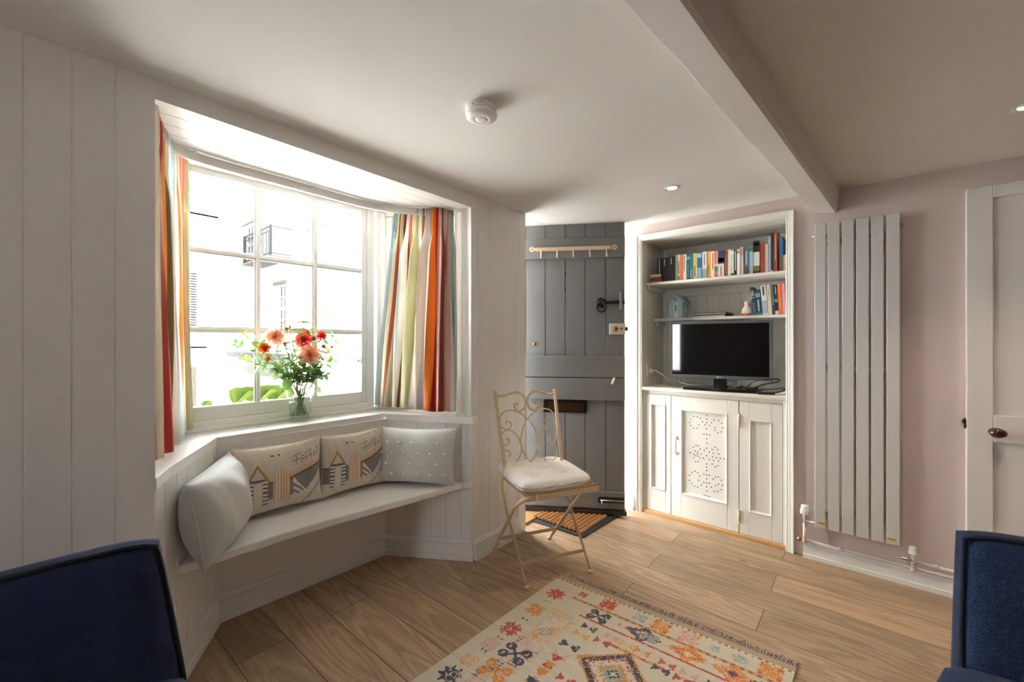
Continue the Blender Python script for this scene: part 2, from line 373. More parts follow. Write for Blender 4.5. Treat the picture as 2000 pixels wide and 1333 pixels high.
sk = MB(); skirting(sk, [(XW+.0, .245), bayL, bayR, (XW, 1.685)], .115); struct(sk.build('baseboard_bay', white_paint))
sk = MB(); skirting(sk, [(XR, YW), (-.262, YW)][::-1], .080, .026, side=1); struct(sk.build('baseboard_back', skirt_m))
sk = MB(); skirting(sk, [(-1.30, YW), (-1.70, YW)][::-1], .10, .018, side=1); struct(sk.build('baseboard_corner', white_paint))
sk = MB(); skirting(sk, [(XW, YB), (XW, .245)], .115); struct(sk.build('baseboard_front', white_paint))

# bay below the sill: boarded panels
bp_ = MB()
board_panel(bp_, bay0, bayL, 0, .79, .03, .0885, .03, side=1, gd=.004, gw=.006)
board_panel(bp_, bayL, bayR, 0, .79, .03, .0885, .02, side=1, gd=.0006, gw=.002)
board_panel(bp_, bayR, bay1, 0, .79, .03, .0885, .02, side=1, gd=.004, gw=.006)
struct(bp_.build('wall_bay', white_board))
# upper bay plan (window line)
bw = [(XW-.004, .262), (-1.95, .235), (-2.455, .485), (-2.42, 1.50), (-1.93, 1.75), (XW-.004, 1.667)]
ub = MB()
board_panel(ub, bw[0], bw[1], .82, 2.10, .03, .07, .03); board_panel(ub, bw[4], bw[5], .82, 2.06, .03, .07, .11)
struct(ub.build('wall_bay_reveal', white_board))
# sill board
sill = MB().prism([(XW+.006, .2845), (XW+.006, .286), (-1.80, .335), (-2.214+.012, .578), (-2.184+.012, 1.405), (XW+.022, 1.655), (XW+.022, 1.69), (-1.93, 1.78), (-2.60, 1.56), (-2.62, .42), (-1.95, .2), (XW-.04, .2), (XW-.04, .2845)], .782, .82)
struct(sill.build('window_sill', sill_paint, bevel=.007, bseg=3))
# soffit boards of the bay
so = MB()
sofz = lambda p: (XW-p[0])*.10
xs = [XW-.004, XW-.11, XW-.22, XW-.33, XW-.44, XW-.55, XW-.66, XW-.80]
for a, b_ in zip(xs, xs[1:]):
    so.prism([(a-.0022, .2), (a-.0022, 1.80), (b_+.0022, 1.80), (b_+.0022, .2)], 2.01, 2.022, zf=sofz)
so.prism([(XW-.004, .2), (XW-.004, 1.80), (-2.56, 1.80), (-2.56, .2)], 2.014, 2.05, zf=sofz)
struct(so.build('ceiling_bay', white_board))
struct(MB().prism([(XW-.3, .1), (XW-.3, 1.9), (-2.65, 1.8), (-2.65, .2)], 2.12, 2.3).build('roof_bay', white_paint))

# ---- bay windows
def frame_pt(p0, p1, s, off, z):
    p0 = Vector((p0[0], p0[1], 0)); p1 = Vector((p1[0], p1[1], 0)); d = (p1-p0).normalized(); n = Vector((d.y, -d.x, 0)); v = p0+d*s+n*off; v.z = z; return v
def fbox(bm, p0, p1, s0, s1, z0, z1, o0, o1):
    bm.extr([frame_pt(p0, p1, s0, o0, z0), frame_pt(p0, p1, s1, o0, z0), frame_pt(p0, p1, s1, o1, z0), frame_pt(p0, p1, s0, o1, z0)], (0, 0, z1-z0))
def sash(name, p0, p1, s_cols, z_rows, s0, s1, z0, z1, fr_w, parent=None, bar=.030):
    """outer frame s0..s1 / z0..z1, glass field between s_cols[0]..[-1]"""
    b = MB()
    fbox(b, p0, p1, s0, s0+fr_w, z0, z1, -.06, .035); fbox(b, p0, p1, s1-fr_w, s1, z0, z1, -.06, .035)
    fbox(b, p0, p1, s0+fr_w, s1-fr_w, z1-fr_w*.7, z1, -.06, .035); fbox(b, p0, p1, s0+fr_w, s1-fr_w, z0, z0+.03, -.06, .04)
    root = struct(b.build(name, white_paint, parent, bevel=.004))
    b = MB(); a0, a1, c0, c1 = s_cols[0], s_cols[-1], z_rows[0], z_rows[-1]
    fbox(b, p0, p1, s0+fr_w, a0, z0+.03, z1-fr_w*.7, -.02, .018); fbox(b, p0, p1, a1, s1-fr_w, z0+.03, z1-fr_w*.7, -.02, .018)
    fbox(b, p0, p1, a0, a1, z0+.03, c0, -.02, .018); fbox(b, p0, p1, a0, a1, c1, z1-fr_w*.7, -.02, .018)
    b.build('sash', white_paint, root, bevel=.005)
    b = MB()
    for s in s_cols[1:-1]:
        fbox(b, p0, p1, s-bar/2, s+bar/2, c0, c1, -.006, .006); fbox(b, p0, p1, s-bar*.26, s+bar*.26, c0, c1, -.02, .018)
    for z in z_rows[1:-1]:
        fbox(b, p0, p1, a0, a1, z-bar/2, z+bar/2, -.006, .0055); fbox(b, p0, p1, a0, a1, z-bar*.26, z+bar*.26, -.02, .0175)
    b.build('glazing_bar', white_paint, root, bevel=.002)
    for i in range(len(s_cols)-1):
        for j in range(len(z_rows)-1):
            b = MB(); fbox(b, p0, p1, s_cols[i], s_cols[i+1], z_rows[j], z_rows[j+1], -.002, .001); b.build('pane', glass, root)
    return root
f0, f1 = (-2.455, .0), (-2.42, 1.0)
q0 = Vector((-2.4585+.0, .44, 0)); q1 = Vector((-2.4155, 1.52, 0))
w1 = sash('window_1', (q0.x, q0.y), (q1.x, q1.y), [.095, .382, .677, .960], [.932, 1.306, 1.691, 2.057], .045, 1.035, .835, 2.115, .042)
b = MB(); fbox(b, (q0.x, q0.y), (q1.x, q1.y), .0, 1.08, .82, .836, -.06, .075); b.build('sub_sill', white_paint, w1, bevel=.004)
# corner posts
for nm, (cx_, cy_) in (('trim_post_near', (-2.445, .462)), ('trim_post_far', (-2.41, 1.512))):
    b = MB(); b.prism([(cx_+.05, cy_+(.03 if cy_ < 1 else -.03)), (cx_+.045, cy_-(.035 if cy_ < 1 else -.035)), (cx_-.06, cy_-(.05 if cy_ < 1 else -.05)), (cx_-.06, cy_+(.02 if cy_ < 1 else -.02))], .82, 2.10)
    struct(b.build(nm, white_paint, bevel=.006))
def side_win(name, p0, p1):
    Ln = (Vector(p1)-Vector(p0)).length
    return sash(name, p0, p1, [.10, Ln/2, Ln-.10], [.93, 1.306, 1.69, 2.0], .02, Ln-.02, .82, 2.07, .035, bar=.026)
w2 = side_win('window_2', (-2.40, 1.525), (-1.93, 1.755))
w4 = side_win('window_4', (-1.95, .235), (-2.43, .47))
# casement stay / latch on window_2
b = MB(); c0 = frame_pt((-2.40, 1.525), (-1.93, 1.755), .075, .03, 1.36)
b.box(c0, (.012, .012, .05)); b.build('latch', white_paint, w2, bevel=.003)
b = MB(); sp = [c0+Vector((.012, .006, -.012))]
for k in range(16):
    a = k*.55; r_ = .018*(1-k/20); sp.append(c0+Vector((.022+r_*math.cos(a)*.8, .012+r_*math.cos(a)*.5, -.05+r_*math.sin(a))))
b.tube(sp, .0028, 6); b.build('curl_handle', white_paint, w2, smooth=True)

# ------------------------------------------------------------------ window seat
seat_pts = [(-1.885, .375), (-1.876, .60), (-1.868, .83), (-1.755, 1.605), (-1.735, 1.662), (-2.155, 1.40), (-2.20, .575), (-1.90, .385)]
ws = MB().prism(seat_pts, .402, .44).build('window_seat', sill_paint, bevel=.008, bseg=3)
tag(ws, 'long white painted window seat board fitted across the bay below the sill', 'bench')
# small batten on the right panel that carries the seat
b = MB(); d = (Vector(bay1)-Vector(bayR)).normalized(); p = Vector(bay1)-d*.115
b.extr([(*(Vector(bay1)-d*.0)[:2], .415), (*p[:2], .415), (*(p+Vector((d.y, -d.x))*.022)[:2], .415), (*(Vector(bay1)+Vector((d.y, -d.x))*.022)[:2], .415)], (0, 0, .03))
b.build('seat_batten', white_paint, ws, bevel=.003)

# curtain rail
rl = [(-1.915, .33), (-2.08, .375), (-2.165, .455), (-2.195, .60), (-2.195, .90), (-2.20, 1.18), (-2.185, 1.32), (-2.13, 1.43), (-2.04, 1.53), (-1.93, 1.60)]
rp = smoothpts([(p[0], p[1], 0) for p in rl], 6)
b = MB(); rings = []
for i, p in enumerate(rp):
    t = (rp[min(i+1, len(rp)-1)]-rp[max(i-1, 0)]).normalized(); n_ = Vector((t.y, -t.x, 0))
    z = 2.008+(XW-p.x)*.10
    rings.append([b.b.verts.new(p+n_*o_+Vector((0, 0, zz))) for o_, zz in ((.0, z-.0), (.008, z-.0), (.008, z-.034), (.013, z-.036), (.013, z-.042), (.0, z-.042))])
for a, c_ in zip(rings, rings[1:]):
    for k in range(6): b.b.faces.new((a[k], a[(k+1) % 6], c_[(k+1) % 6], c_[k]))
b.b.faces.new(rings[0]); b.b.faces.new(rings[-1])
rail = b.build('curtain_rail', mat('rail_plastic', (.74, .73, .70), .4)); tag(rail, 'curved white curtain rail fixed under the boarded bay ceiling', 'curtain rail')
for i in (14, 26, 40):
    p = rp[i]; MB().box((p.x+.012, p.y, 2.004+(XW-p.x)*.10), (.016, .012, .012)).build('rail_bracket', plastic_w, rail, bevel=.002)

# ------------------------------------------------------------------ curtains
SG = {k: lin(v) for k, v in dict(teal='B9D0CE', pteal='D2E0E0', cream='EEE6D4', white='F2F0EA', peach='E2B195', terra='BE7A5A', red='C02A1E', orange='E88828', mustard='E2AE5A', olive='8A7A55', sage='D2D3B2', grey='C4BFBC', lilac='CACAD4', pink='E6B8AC', blue='7E9FB0', brown='9A6C56', greige='D4CCC2', maroon='A0362A').items()}
curt_m = attr_mat('striped_curtain_cotton', .85, .2, .25, 500, trans=.32)
def curtain(name, top, bot, zt, zb, npl, stripes, label, amp=.03, inward=1, zbf=None, seed=1):
    rnd = random.Random(seed)
    tp = smoothpts([(p[0], p[1], 0) for p in top], 8); bt = smoothpts([(p[0], p[1], 0) for p in bot], 8)
    def ev(P, s):
        f = s*(len(P)-1); i = min(int(f), len(P)-2); return P[i].lerp(P[i+1], f-i)
    NC = npl*18; NR = 36; b = MB(); cols = []
    tot = sum(x[1] for x in stripes); ph = [rnd.uniform(-.6, .6) for _ in range(npl+2)]; am = [rnd.uniform(.7, 1.25) for _ in range(npl+2)]
    def fn(u, v):
        # v 0 top .. 1 bottom ; u across cloth
        k = u*npl; i = int(min(k, npl-.001)); 
        wv = v if v > .1 else v
        lean = .012*math.sin(3.1*k+seed)*v
        s = min(1, max(0, u+lean))
        c = ev(tp, s).lerp(ev(bt, s), v**.9)
        tt = (ev(tp, min(1, s+.02))-ev(tp, max(0, s-.02))).lerp(ev(bt, min(1, s+.02))-ev(bt, max(0, s-.02)), v)
        if tt.length < 1e-6: tt = Vector((1, 0, 0))
        tt.normalize(); n_ = Vector((tt.y, -tt.x, 0))*inward
        a_low = amp*(.55+.45*v)*am[i]
        head = .010*math.cos(2*math.pi*k*3)
        fold = a_low*math.cos(2*math.pi*(k+.12*math.sin(4*v+ph[i])))+.25*a_low*math.cos(2*math.pi*(k*.5)+ph[i]+2*v)
        m_ = min(1, max(0, (v-.07)/.16)); m_ = m_*m_*(3-2*m_)
        o_ = head*(1-m_)+fold*m_
        side = .35*a_low*math.sin(4*math.pi*k)*m_
        z = zt+(zb-zt)*v + (.006*math.cos(2*math.pi*k) if v > .98 else 0)
        if v < .02: z += .004*math.cos(2*math.pi*k*3)
        q = c+n_*o_+tt*side; q.z = z; return q
    b.grid(fn, NC, NR)
    for i in range(NC):
        f = (i+.5)/NC*tot; acc = 0; col = stripes[-1][0]
        for nm, wd in stripes:
            acc += wd
            if f < acc: col = nm; break
        cols += [SG[col]]*NR
    o = b.build(name, curt_m, smooth=True, fix=False, solid=.0025); color_faces(o, cols)
    tag(o, label, 'curtain', 'striped curtains in the bay window'); return o
STR = [('pteal', 2.2), ('teal', .8), ('cream', 1), ('terra', .5), ('cream', .8), ('sage', .9), ('grey', .7), ('maroon', .5), ('pteal', .8), ('white', .6), ('brown', .7), ('peach', 1.2), ('cream', 1), ('sage', 2), ('white', .6), ('olive', .6), ('terra', .6), ('mustard', .5), ('greige', 1.3), ('lilac', 1), ('cream', .8), ('mustard', .7), ('white', .5), ('orange', .9), ('red', 1.1), ('pink', 1.1), ('cream', 1.0), ('maroon', .5), ('orange', .4), ('greige', 1.2), ('cream', 1.1), ('blue', .2), ('mustard', .2), ('pink', .5), ('white', .8), ('pteal', 3.4)]
curtain('curtain', [(-2.145, 1.455), (-2.12, 1.505), (-2.04, 1.53), (-1.97, 1.565), (-1.90, 1.585), (-1.885, 1.64), (-1.885, 1.69)],
        [(-2.35, 1.50), (-2.25, 1.50), (-2.15, 1.525), (-2.03, 1.545), (-1.90, 1.555), (-1.85, 1.60), (-1.835, 1.655)], 2.032, .843, 8, STR,
        'multicoloured striped curtain gathered at the far side of the bay, beside the grey door', .040, 1, seed=3)
STL = [('cream', 1.0), ('pink', 1.2), ('cream', .6), ('red', 2.6), ('mustard', 1.1), ('olive', 1.0), ('greige', 2.6), ('white', .5), ('grey', .8), ('pteal', 1.6), ('teal', 1.2), ('white', .4), ('mustard', .8), ('cream', .8), ('pink', .7), ('peach', 1.5), ('sage', 1.2)]
curtain('curtain', [(-1.76, .29), (-1.87, .315), (-1.98, .35), (-2.07, .385), (-2.16, .425), (-2.24, .475)],
        [(-1.86, .315), (-1.95, .345), (-2.05, .395), (-2.17, .43), (-2.30, .465), (-2.385, .515)], 2.035, .838, 5, STL,
        'striped curtain hanging at the near side of the bay with a broad red stripe', .022, 1, seed=8)

# ------------------------------------------------------------------ grey stable door (door_1), standing open into the room
DF = Vector((-1.29, 2.778, 0)); DU = Vector((.843, .537, 0)).normalized(); DN = Vector((DU.y, -DU.x, 0))   # DU towards the free edge, DN towards the room face
DM = Matrix((DU, DN, UP)).transposed().to_4x4(); DM.translation = DF
door = bpy.data.objects.new('door_1', None); C.objects.link(door); door.location = DF; door.matrix_world = Matrix.Translation(DF); door['kind'] = 'structure'
DW = .86
def dbox(bm, a, b_, z0, z1, n0, n1):             # a,b along DU (negative to the hinge)
    return bm.box(DM @ Vector(((a+b_)/2, (n0+n1)/2, (z0+z1)/2)), (abs(b_-a), abs(n1-n0), z1-z0), DM.to_3x3())
def leaf(name, z0, z1):
    b = MB(); ed = [-DW, -.702, -.56, -.416, -.275, -.13, 0.0]; P = [(-DW, 0)]
    for e in ed[1:-1]: P += [(e-.004, 0), (e-.0015, -.005), (e+.0015, -.005), (e+.004, 0)]
    P += [(0, 0), (0, -.03), (-DW, -.03)]
    b.extr([DM @ Vector((p[0], p[1], z0)) for p in P], (0, 0, z1-z0)); return b.build(name, grey_door, door)
up_ = leaf('upper_leaf', .991, 2.097); lo_ = leaf('lower_leaf', .045, .987)
b = MB(); dbox(b, -DW, -.0, .962, 1.02, -.042, -.0301); b.build('gap_light_block', grey_door, up_)  # unseen strip added behind the leaf gap, stops daylight leaking through
b = MB(); dbox(b, -DW, -.0, 1.842, 1.988, 0, .022); b.build('top_ledge', grey_door, up_, bevel=.004)
b = MB(); dbox(b, -DW, -.0, .991, 1.143, 0, .022); b.build('middle_ledge', grey_door, up_, bevel=.004)
b = MB(); dbox(b, -DW, -.0, .829, .986, 0, .022); b.build('upper_ledge', grey_door, lo_, bevel=.004)
b = MB(); dbox(b, -DW, -.0, .06, .179, 0, .018); b.build('bottom_ledge', grey_door, lo_, bevel=.004)
b = MB(); dbox(b, -.13, 0, 1.125, 1.30, 0, .004); b.build('lock_patch', grey_door, up_, bevel=.002)
b = MB(); dbox(b, -DW, .012, .018, .046, -.035, .026); b.build('weather_bar', mat('bitumen_brown', (.018, .014, .012), .5, bump=.3), lo_, bevel=.003)
# coat rack
rk = MB(); dbox(rk, -.622, -.10, 1.896, 1.923, .022, .036); rk_ = rk.build('coat_rack', mat('coat_rack_paint', 'D3B79D', .5, var=.08, vscale=40), up_, bevel=.003)
for s in (-.655, -.072):
    b = MB(); b.lathe([(0, 0), (.019, 0), (.019, .006), (.016, .008), (0, .008)], M=DM.to_3x3() @ Matrix.Rotation(R(-90), 3, 'X'), c=DM @ Vector((s, .022, 1.912)), seg=16); dbox(b, s-.02 if s > -.3 else s, s if s > -.3 else s+.03, 1.902, 1.922, .022, .030)
    b.build('rack_end', rk_.data.materials[0], up_, bevel=.001)
    b = MB(); b.ball(DM @ Vector((s, .03, 1.912)), .005, seg=8); b.build('screw', black_iron, up_)
for k in range(5):
    s = -.588+k*(.588-.128)/4
    b = MB(); b.tube([DM @ Vector(p) for p in [(s, .034, 1.90), (s, .036, 1.875), (s, .042, 1.853), (s, .054, 1.846), (s, .064, 1.853), (s, .066, 1.862)]], .0055, 8)
    b.build('coat_hook', rk_.data.materials[0], rk_, smooth=True)
# black ring latch
b = MB()
for k in range(8):
    a = k*math.pi/4; b.ball(DM @ Vector((-.166+.026*math.cos(a), .006, 1.521+.026*math.sin(a))), .014, seg=10)
b.lathe([(0, 0), (.034, 0), (.032, .012), (.016, .02), (0, .022)], M=DM.to_3x3() @ Matrix.Rotation(R(-90), 3, 'X'), c=DM @ Vector((-.166, 0, 1.521)), seg=24)
ro = b.build('latch_rose', black_iron, up_, smooth=True)
b = MB(); b.tube([DM @ Vector((-.166+.031*math.cos(t*math.pi/12), .028, 1.492+.033*math.sin(t*math.pi/12))) for t in range(24)], .0075, 10, closed=True); b.build('ring_handle', black_iron, ro, smooth=True)
b = MB(); b.extr([DM @ Vector(p) for p in [(-.14, .008, 1.513), (.0, .008, 1.511), (.0, .008, 1.537), (-.05, .008, 1.537), (-.14, .008, 1.529)]], DN*.008); b.build('latch_bar', black_iron, up_, bevel=.001)
b = MB(); dbox(b, -.036, -.019, 1.50, 1.552, .010, .024); dbox(b, -.036, -.019, 1.545, 1.60, 0, .010); dbox(b, -.036, -.019, 1.472, 1.506, 0, .010); b.build('latch_keep', mat('grey_keep_paint', (.30, .30, .295), .4), up_, bevel=.002)
# rim lock
rimm = mat('cream_lock_enamel', 'C8BFA9', .4, var=.1, vscale=40)
b = MB(); dbox(b, -.107, .0, 1.297, 1.375, .004, .036); lk = b.build('rim_lock', rimm, up_, bevel=.004)
b = MB(); dbox(b, -.09, -.012, 1.308, 1.364, .036, .041); b.build('lock_plate', rimm, lk, bevel=.002)
b = MB(); b.lathe([(0, 0), (.016, 0), (.015, .016), (.011, .02), (0, .02)], M=DM.to_3x3() @ Matrix.Rotation(R(-90), 3, 'X'), c=DM @ Vector((-.067, .04, 1.336)), seg=20); b.build('lock_knob', brass, lk, smooth=True)
b = MB(); b.lathe([(0, 0), (.007, 0), (.006, .008), (0, .009)], M=DM.to_3x3() @ Matrix.Rotation(R(-90), 3, 'X'), c=DM @ Vector((-.026, .04, 1.336)), seg=12); b.build('snib', black_iron, lk, smooth=True)
b = MB(); dbox(b, 0, .02, 1.322, 1.348, .012, .026); b.build('lock_bolt', brass, lk, bevel=.001)
b = MB(); b.lathe([(0, 0), (.013, 0), (.013, .003), (.008, .005), (0, .004)], M=DM.to_3x3() @ Matrix.Rotation(R(-90), 3, 'X'), c=DM @ Vector((-.639, 0, 1.228)), seg=16); b.build('spyhole', mat('copper', 'B5714A', .3, 1), up_, smooth=True)
b = MB(); dbox(b, -.056, -.048, 1.152, 1.176, .0035, .0052); b.build('keyhole', chrome, up_, bevel=.002)
for z in (1.738, 1.623):
    b = MB(); b.ball(DM @ Vector((-.416, -.001, z)), .006, seg=8); b.build('bolt_hole', dark_gap, up_)
b = MB(); b.tube([DM @ Vector(p) for p in [(-.072, .028, .992), (-.078, .032, .972), (-.088, .028, .945)]], [.008, .011, .009], 8); b.build('turn_button', rimm, lo_, smooth=True)
# letter flap
b = MB(); b.extr([DM @ Vector(p) for p in [(-.575, 0, .735), (-.572, 0, .829), (-.265, 0, .829), (-.262, 0, .78), (-.266, 0, .733)]], DN*.006); lb = b.build('letter_plate', mat('dark_letter_plate', (.02, .014, .01), .35, metal=.6), lo_, bevel=.002)
b = MB(); dbox(b, -.535, -.285, .748, .812, .006, .010); b.build('flap', mat('dark_bronze', (.05, .025, .01), .35, metal=.7, var=.3, vscale=20), lb, bevel=.002)
# tower bolt
b = MB(); dbox(b, -.185, -.006, .103, .145, .018, .023); tb = b.build('bolt_plate', black_iron, lo_, bevel=.002)
b = MB(); b.tube([DM @ Vector((-.17, .03, .123)), DM @ Vector((-.002, .03, .123))], .006, 8); b.tube([DM @ Vector((-.16, .03, .123)), DM @ Vector((-.16, .038, .108)), DM @ Vector((-.16, .04, .098))], .005, 8); b.build('slide_bolt', mat('worn_steel', (.3, .29, .27), .35, 1), tb, smooth=True)
for (s, z) in ((-.175, .138), (-.1, .138), (-.03, .138), (-.175, .108), (-.03, .108)):
    MB().ball(DM @ Vector((s, .023, z)), .003, seg=6).build('screw', chrome, tb)
# oak threshold in the doorway
tag(MB().bx(-2.05, -1.745, 2.165, 2.93, 0, .018).build('threshold', oak_trim, bevel=.004), 'bare oak threshold strip in the open doorway beneath the grey door', 'threshold')
# far jamb of the doorway
struct(MB().bx(XW-.34, XW-.0, 2.93, 2.959, 0, 2.09).build('trim_far_jamb', white_paint))

# ------------------------------------------------------------------ doormat
dm = tag(MB().prism([(-1.352, 2.318), (-1.775, 2.302), (-1.79, 2.62), (-1.37, 2.80), (-1.325, 2.80)][:0] or [(-1.352, 2.31), (-1.80, 2.297), (-1.815, 2.83), (-1.325, 2.83)], .0, .012).build('doormat', mat('black_rubber', (.025, .027, .03), .6), bevel=.004), 'ribbed coir doormat with a black rubber edge beneath the open grey door', 'doormat')
coir = mat('coir_fibre', 'B5834F', .95, bump=1.0, bscale=220, var=.4, vscale=160)
N = 13
for k in range(N):
    x0 = -1.378-k*(.405/N)
    def fn(u, v, x0=x0):
        a = math.sin(math.pi*v)
        return Vector((x0-.027*v, 2.335+.47*u, .009+.017*a+.002*random.uniform(-1, 1)*(0 < v < 1)))
    b = MB(); b.grid(fn, 70, 6); b.build('coir_rib', coir, dm, smooth=True)

# ------------------------------------------------------------------ alcove furniture
def arch_trim(name, path, wd=.05, th=.02):
    prof = [(0, .0), (0, th*.6), (wd*.12, th*.75), (wd*.2, th*.6), (wd*.3, th*.85), (wd*.7, th), (wd*.8, th*1.2), (wd*.93, th*1.25), (wd, th*.9), (wd, 0)]
    b = MB(); n = len(path); rings = []
    for i, (x, z) in enumerate(path):
        if i == 0: m_ = Vector((-1, 0))*1; k = 1
        elif i == n-1: m_ = Vector((1, 0)); k = 1
        elif i == 1: m_ = Vector((-1, 1)); k = 1
        else: m_ = Vector((1, 1)); k = 1
        rings.append([b.b.verts.new((x+m_.x*a, YW-h, z+m_.y*a)) for a, h in prof])
    for a, c_ in zip(rings, rings[1:]):
        for j in range(len(prof)): b.b.faces.new((a[j], a[(j+1) % len(prof)], c_[(j+1) % len(prof)], c_[j]))
    b.b.faces.new(rings[0]); b.b.faces.new(rings[-1]); return b.build(name, old_cream)
struct(arch_trim('trim_alcove', [(NX0+.003, 0), (NX0+.003, NZT-.002), (NX1-.003, NZT-.002), (NX1-.003, 0)], .042, .02))
# counter
ctr = tag(MB().bx(NX0+.001, NX1-.001, YW-.012, YW+.402, .893, .915).build('countertop', cream_paint, bevel=.005), 'narrow white painted counter board in the alcove under the television', 'countertop')
# cupboard
cab = thing('alcove_cupboard', (-.79, YW+.02, 0), 'white panelled built-in cupboard under the counter with a pierced centre door', 'cupboard')
CF = YW+.012        # front plane of the cupboard
b = MB(); b.bx(NX0+.002, NX0+.02, CF, CF+.02, .02, .893); b.bx(NX1-.02, NX1-.002, CF, CF+.02, .02, .893); b.bx(NX0+.02, NX1-.02, CF+.003, CF+.02, .868, .893)
b.build('carcass', old_cream, cab, bevel=.002)
tag(MB().bx(NX0+.002, NX1-.002, CF-.016, CF+.02, .0, .022).build('plinth', mat('pine_strip', 'C99C66', .5, var=.12, vscale=25, vstretch=(1, 8, 8)), cab, bevel=.002), 'bare pine strip along the floor')
def panel_front(name, x0, x1, z0, z1, st, rt, rb, parent, mould=.014, y=CF, pierce=None):
    b = MB(); th = .02
    b.bx(x0, x0+st, y, y+th, z0, z1); b.bx(x1-st, x1, y, y+th, z0, z1); b.bx(x0+st, x1-st, y, y+th, z1-rt, z1); b.bx(x0+st, x1-st, y, y+th, z0, z0+rb)
    fr_ = b.build(name, old_cream, parent, bevel=.0025)
    a0, a1, c0, c1 = x0+st, x1-st, z0+rb, z1-rt
    pb = MB().bx(a0-.004, a1+.004, y+.011, y+.018, c0-.004, c1+.004)
    for (hx, hz) in (pierce or []): pb.lathe([(0, 0), (.0038, 0), (.0038, .0015), (0, .0015)], c=(hx, CF+.0112, hz), M=Matrix.Rotation(R(90), 3, 'X'), seg=8)
    po = pb.build('panel', [old_cream, dark_gap], fr_)
    for f_ in po.data.polygons: f_.material_index = 0 if f_.index < 6 else 1
    b = MB(); prof = [(0, .011), (.0, -.003), (.004, -.005), (.007, .001), (.011, .002), (mould, .008), (mould, .011)]
    cs = [(a0, c0, 1, 1), (a1, c0, -1, 1), (a1, c1, -1, -1), (a0, c1, 1, -1)]
    rings = [[b.b.verts.new((x+sx*p, y+d_, z+sz*p)) for p, d_ in prof] for x, z, sx, sz in cs]
    for i in range(4):
        a, c_ = rings[i], rings[(i+1) % 4]
        for j in range(len(prof)-1): b.b.faces.new((a[j], a[j+1], c_[j+1], c_[j]))
    b.build('moulding', old_cream, fr_); return fr_
panel_front('side_panel', -1.213, -1.033, .024, .866, .036, .07, .16, cab, .009)
# piercings in the door: stem of holes with four scroll rings
holes = []
def W2(x, y): p = at(x, y, 'y', CF+.011); return (p.x, p.z)
hp = [(557,218),(539,241),(556,243),(574,243),(556,268),(556,296),(464,276),(489,278),(511,289),(442,294),(435,317),(440,341),(460,360),(485,361),(500,338),(525,313),(545,337),(576,341),(592,321),(556,322),(555,364),(609,302),(644,306),(667,325),(673,360),(662,387),(637,394),(615,375),(618,357),
      (537,403),(579,411),(557,405),(556,438),(558,469),(480,485),(461,497),(497,490),(437,538),(473,526),(490,545),(507,512),(463,550),(478,560),(492,532),(461,576),(475,603),(495,602),(508,577),(495,563),(517,549),(538,522),(534,577),(556,505),(618,499),(596,515),(637,516),(576,532),(604,541),(643,547),(598,569),(626,574),(655,580),(684,583),(577,588),(606,594),(642,600),(596,620),(617,640),(636,634),(556,560),
      (556,620),(556,643),(556,668),(472,672),(492,683),(450,680),(432,702),(432,738),(447,762),(468,780),(492,788),(517,773),(507,707),(499,738),(536,692),(556,700),(576,702),(620,713),(641,714),(603,728),(661,738),(670,774),(661,806),(636,820),(611,818),(590,788),(621,774),(643,766),(576,759),(536,752),(556,727),(556,758),(556,786),(556,815),(556,850),(538,843),(575,856),(554,888)]
for (zx, zy) in hp: holes.append(W2(1230+zx*.27, 740+zy*.27))
cd = panel_front('door', -1.029, -.603, .024, .866, .066, .09, .165, cab, .012, pierce=holes)
panel_front('side_panel', -.599, -.367, .024, .866, .055, .11, .15, cab, .010)
hd = MB(); hd.tube([(-.995, CF-.001, .575), (-.995, CF-.014, .565), (-.993, CF-.022, .54), (-.993, CF-.024, .52), (-.993, CF-.022, .50), (-.995, CF-.014, .475), (-.995, CF-.001, .465)], [.006, .006, .005, .006, .005, .006, .006], 8)
for z in (.575, .465): hd.ball((-.995, CF-.002, z), .011, (.8, .35, 1.2), 10)
tag(hd.build('handle', mat('aged_cream_handle', 'D6C9AE', .4), cd, smooth=True), 'cream curved pull handle')
for z in (.745, .13):
    b = MB(); b.tube([(-.601, CF-.006, z-.035), (-.601, CF-.006, z+.035)], .006, 10); b.ball((-.601, CF-.006, z-.038), .007, seg=8); b.ball((-.601, CF-.006, z+.038), .007, seg=8); b.build('hinge', mat('aged_cream_handle', 'D6C9AE', .4), cd, smooth=True)
# shelves
def shelf(z, yf, label):
    s = MB().bx(NX0+.002, NX1-.002, yf, YW+.399, z-.020, z).build('wall_shelf', cream_paint, bevel=.003); tag(s, label, 'shelf')
    for x in (NX0+.004, NX1-.02):
        b = MB(); b.extr([(x, yf+.012, z-.02), (x, yf+.38, z-.02), (x, yf+.38, z-.055), (x, yf+.05, z-.055)], (.016, 0, 0)); b.build('bracket', cream_paint, s, bevel=.002)
    return s
ZU, ZL = 1.682, 1.422
shelf(ZU, 3.025, 'upper white shelf in the alcove holding the long row of books')
shelf(ZL, 3.175, 'lower white shelf in the alcove above the television')

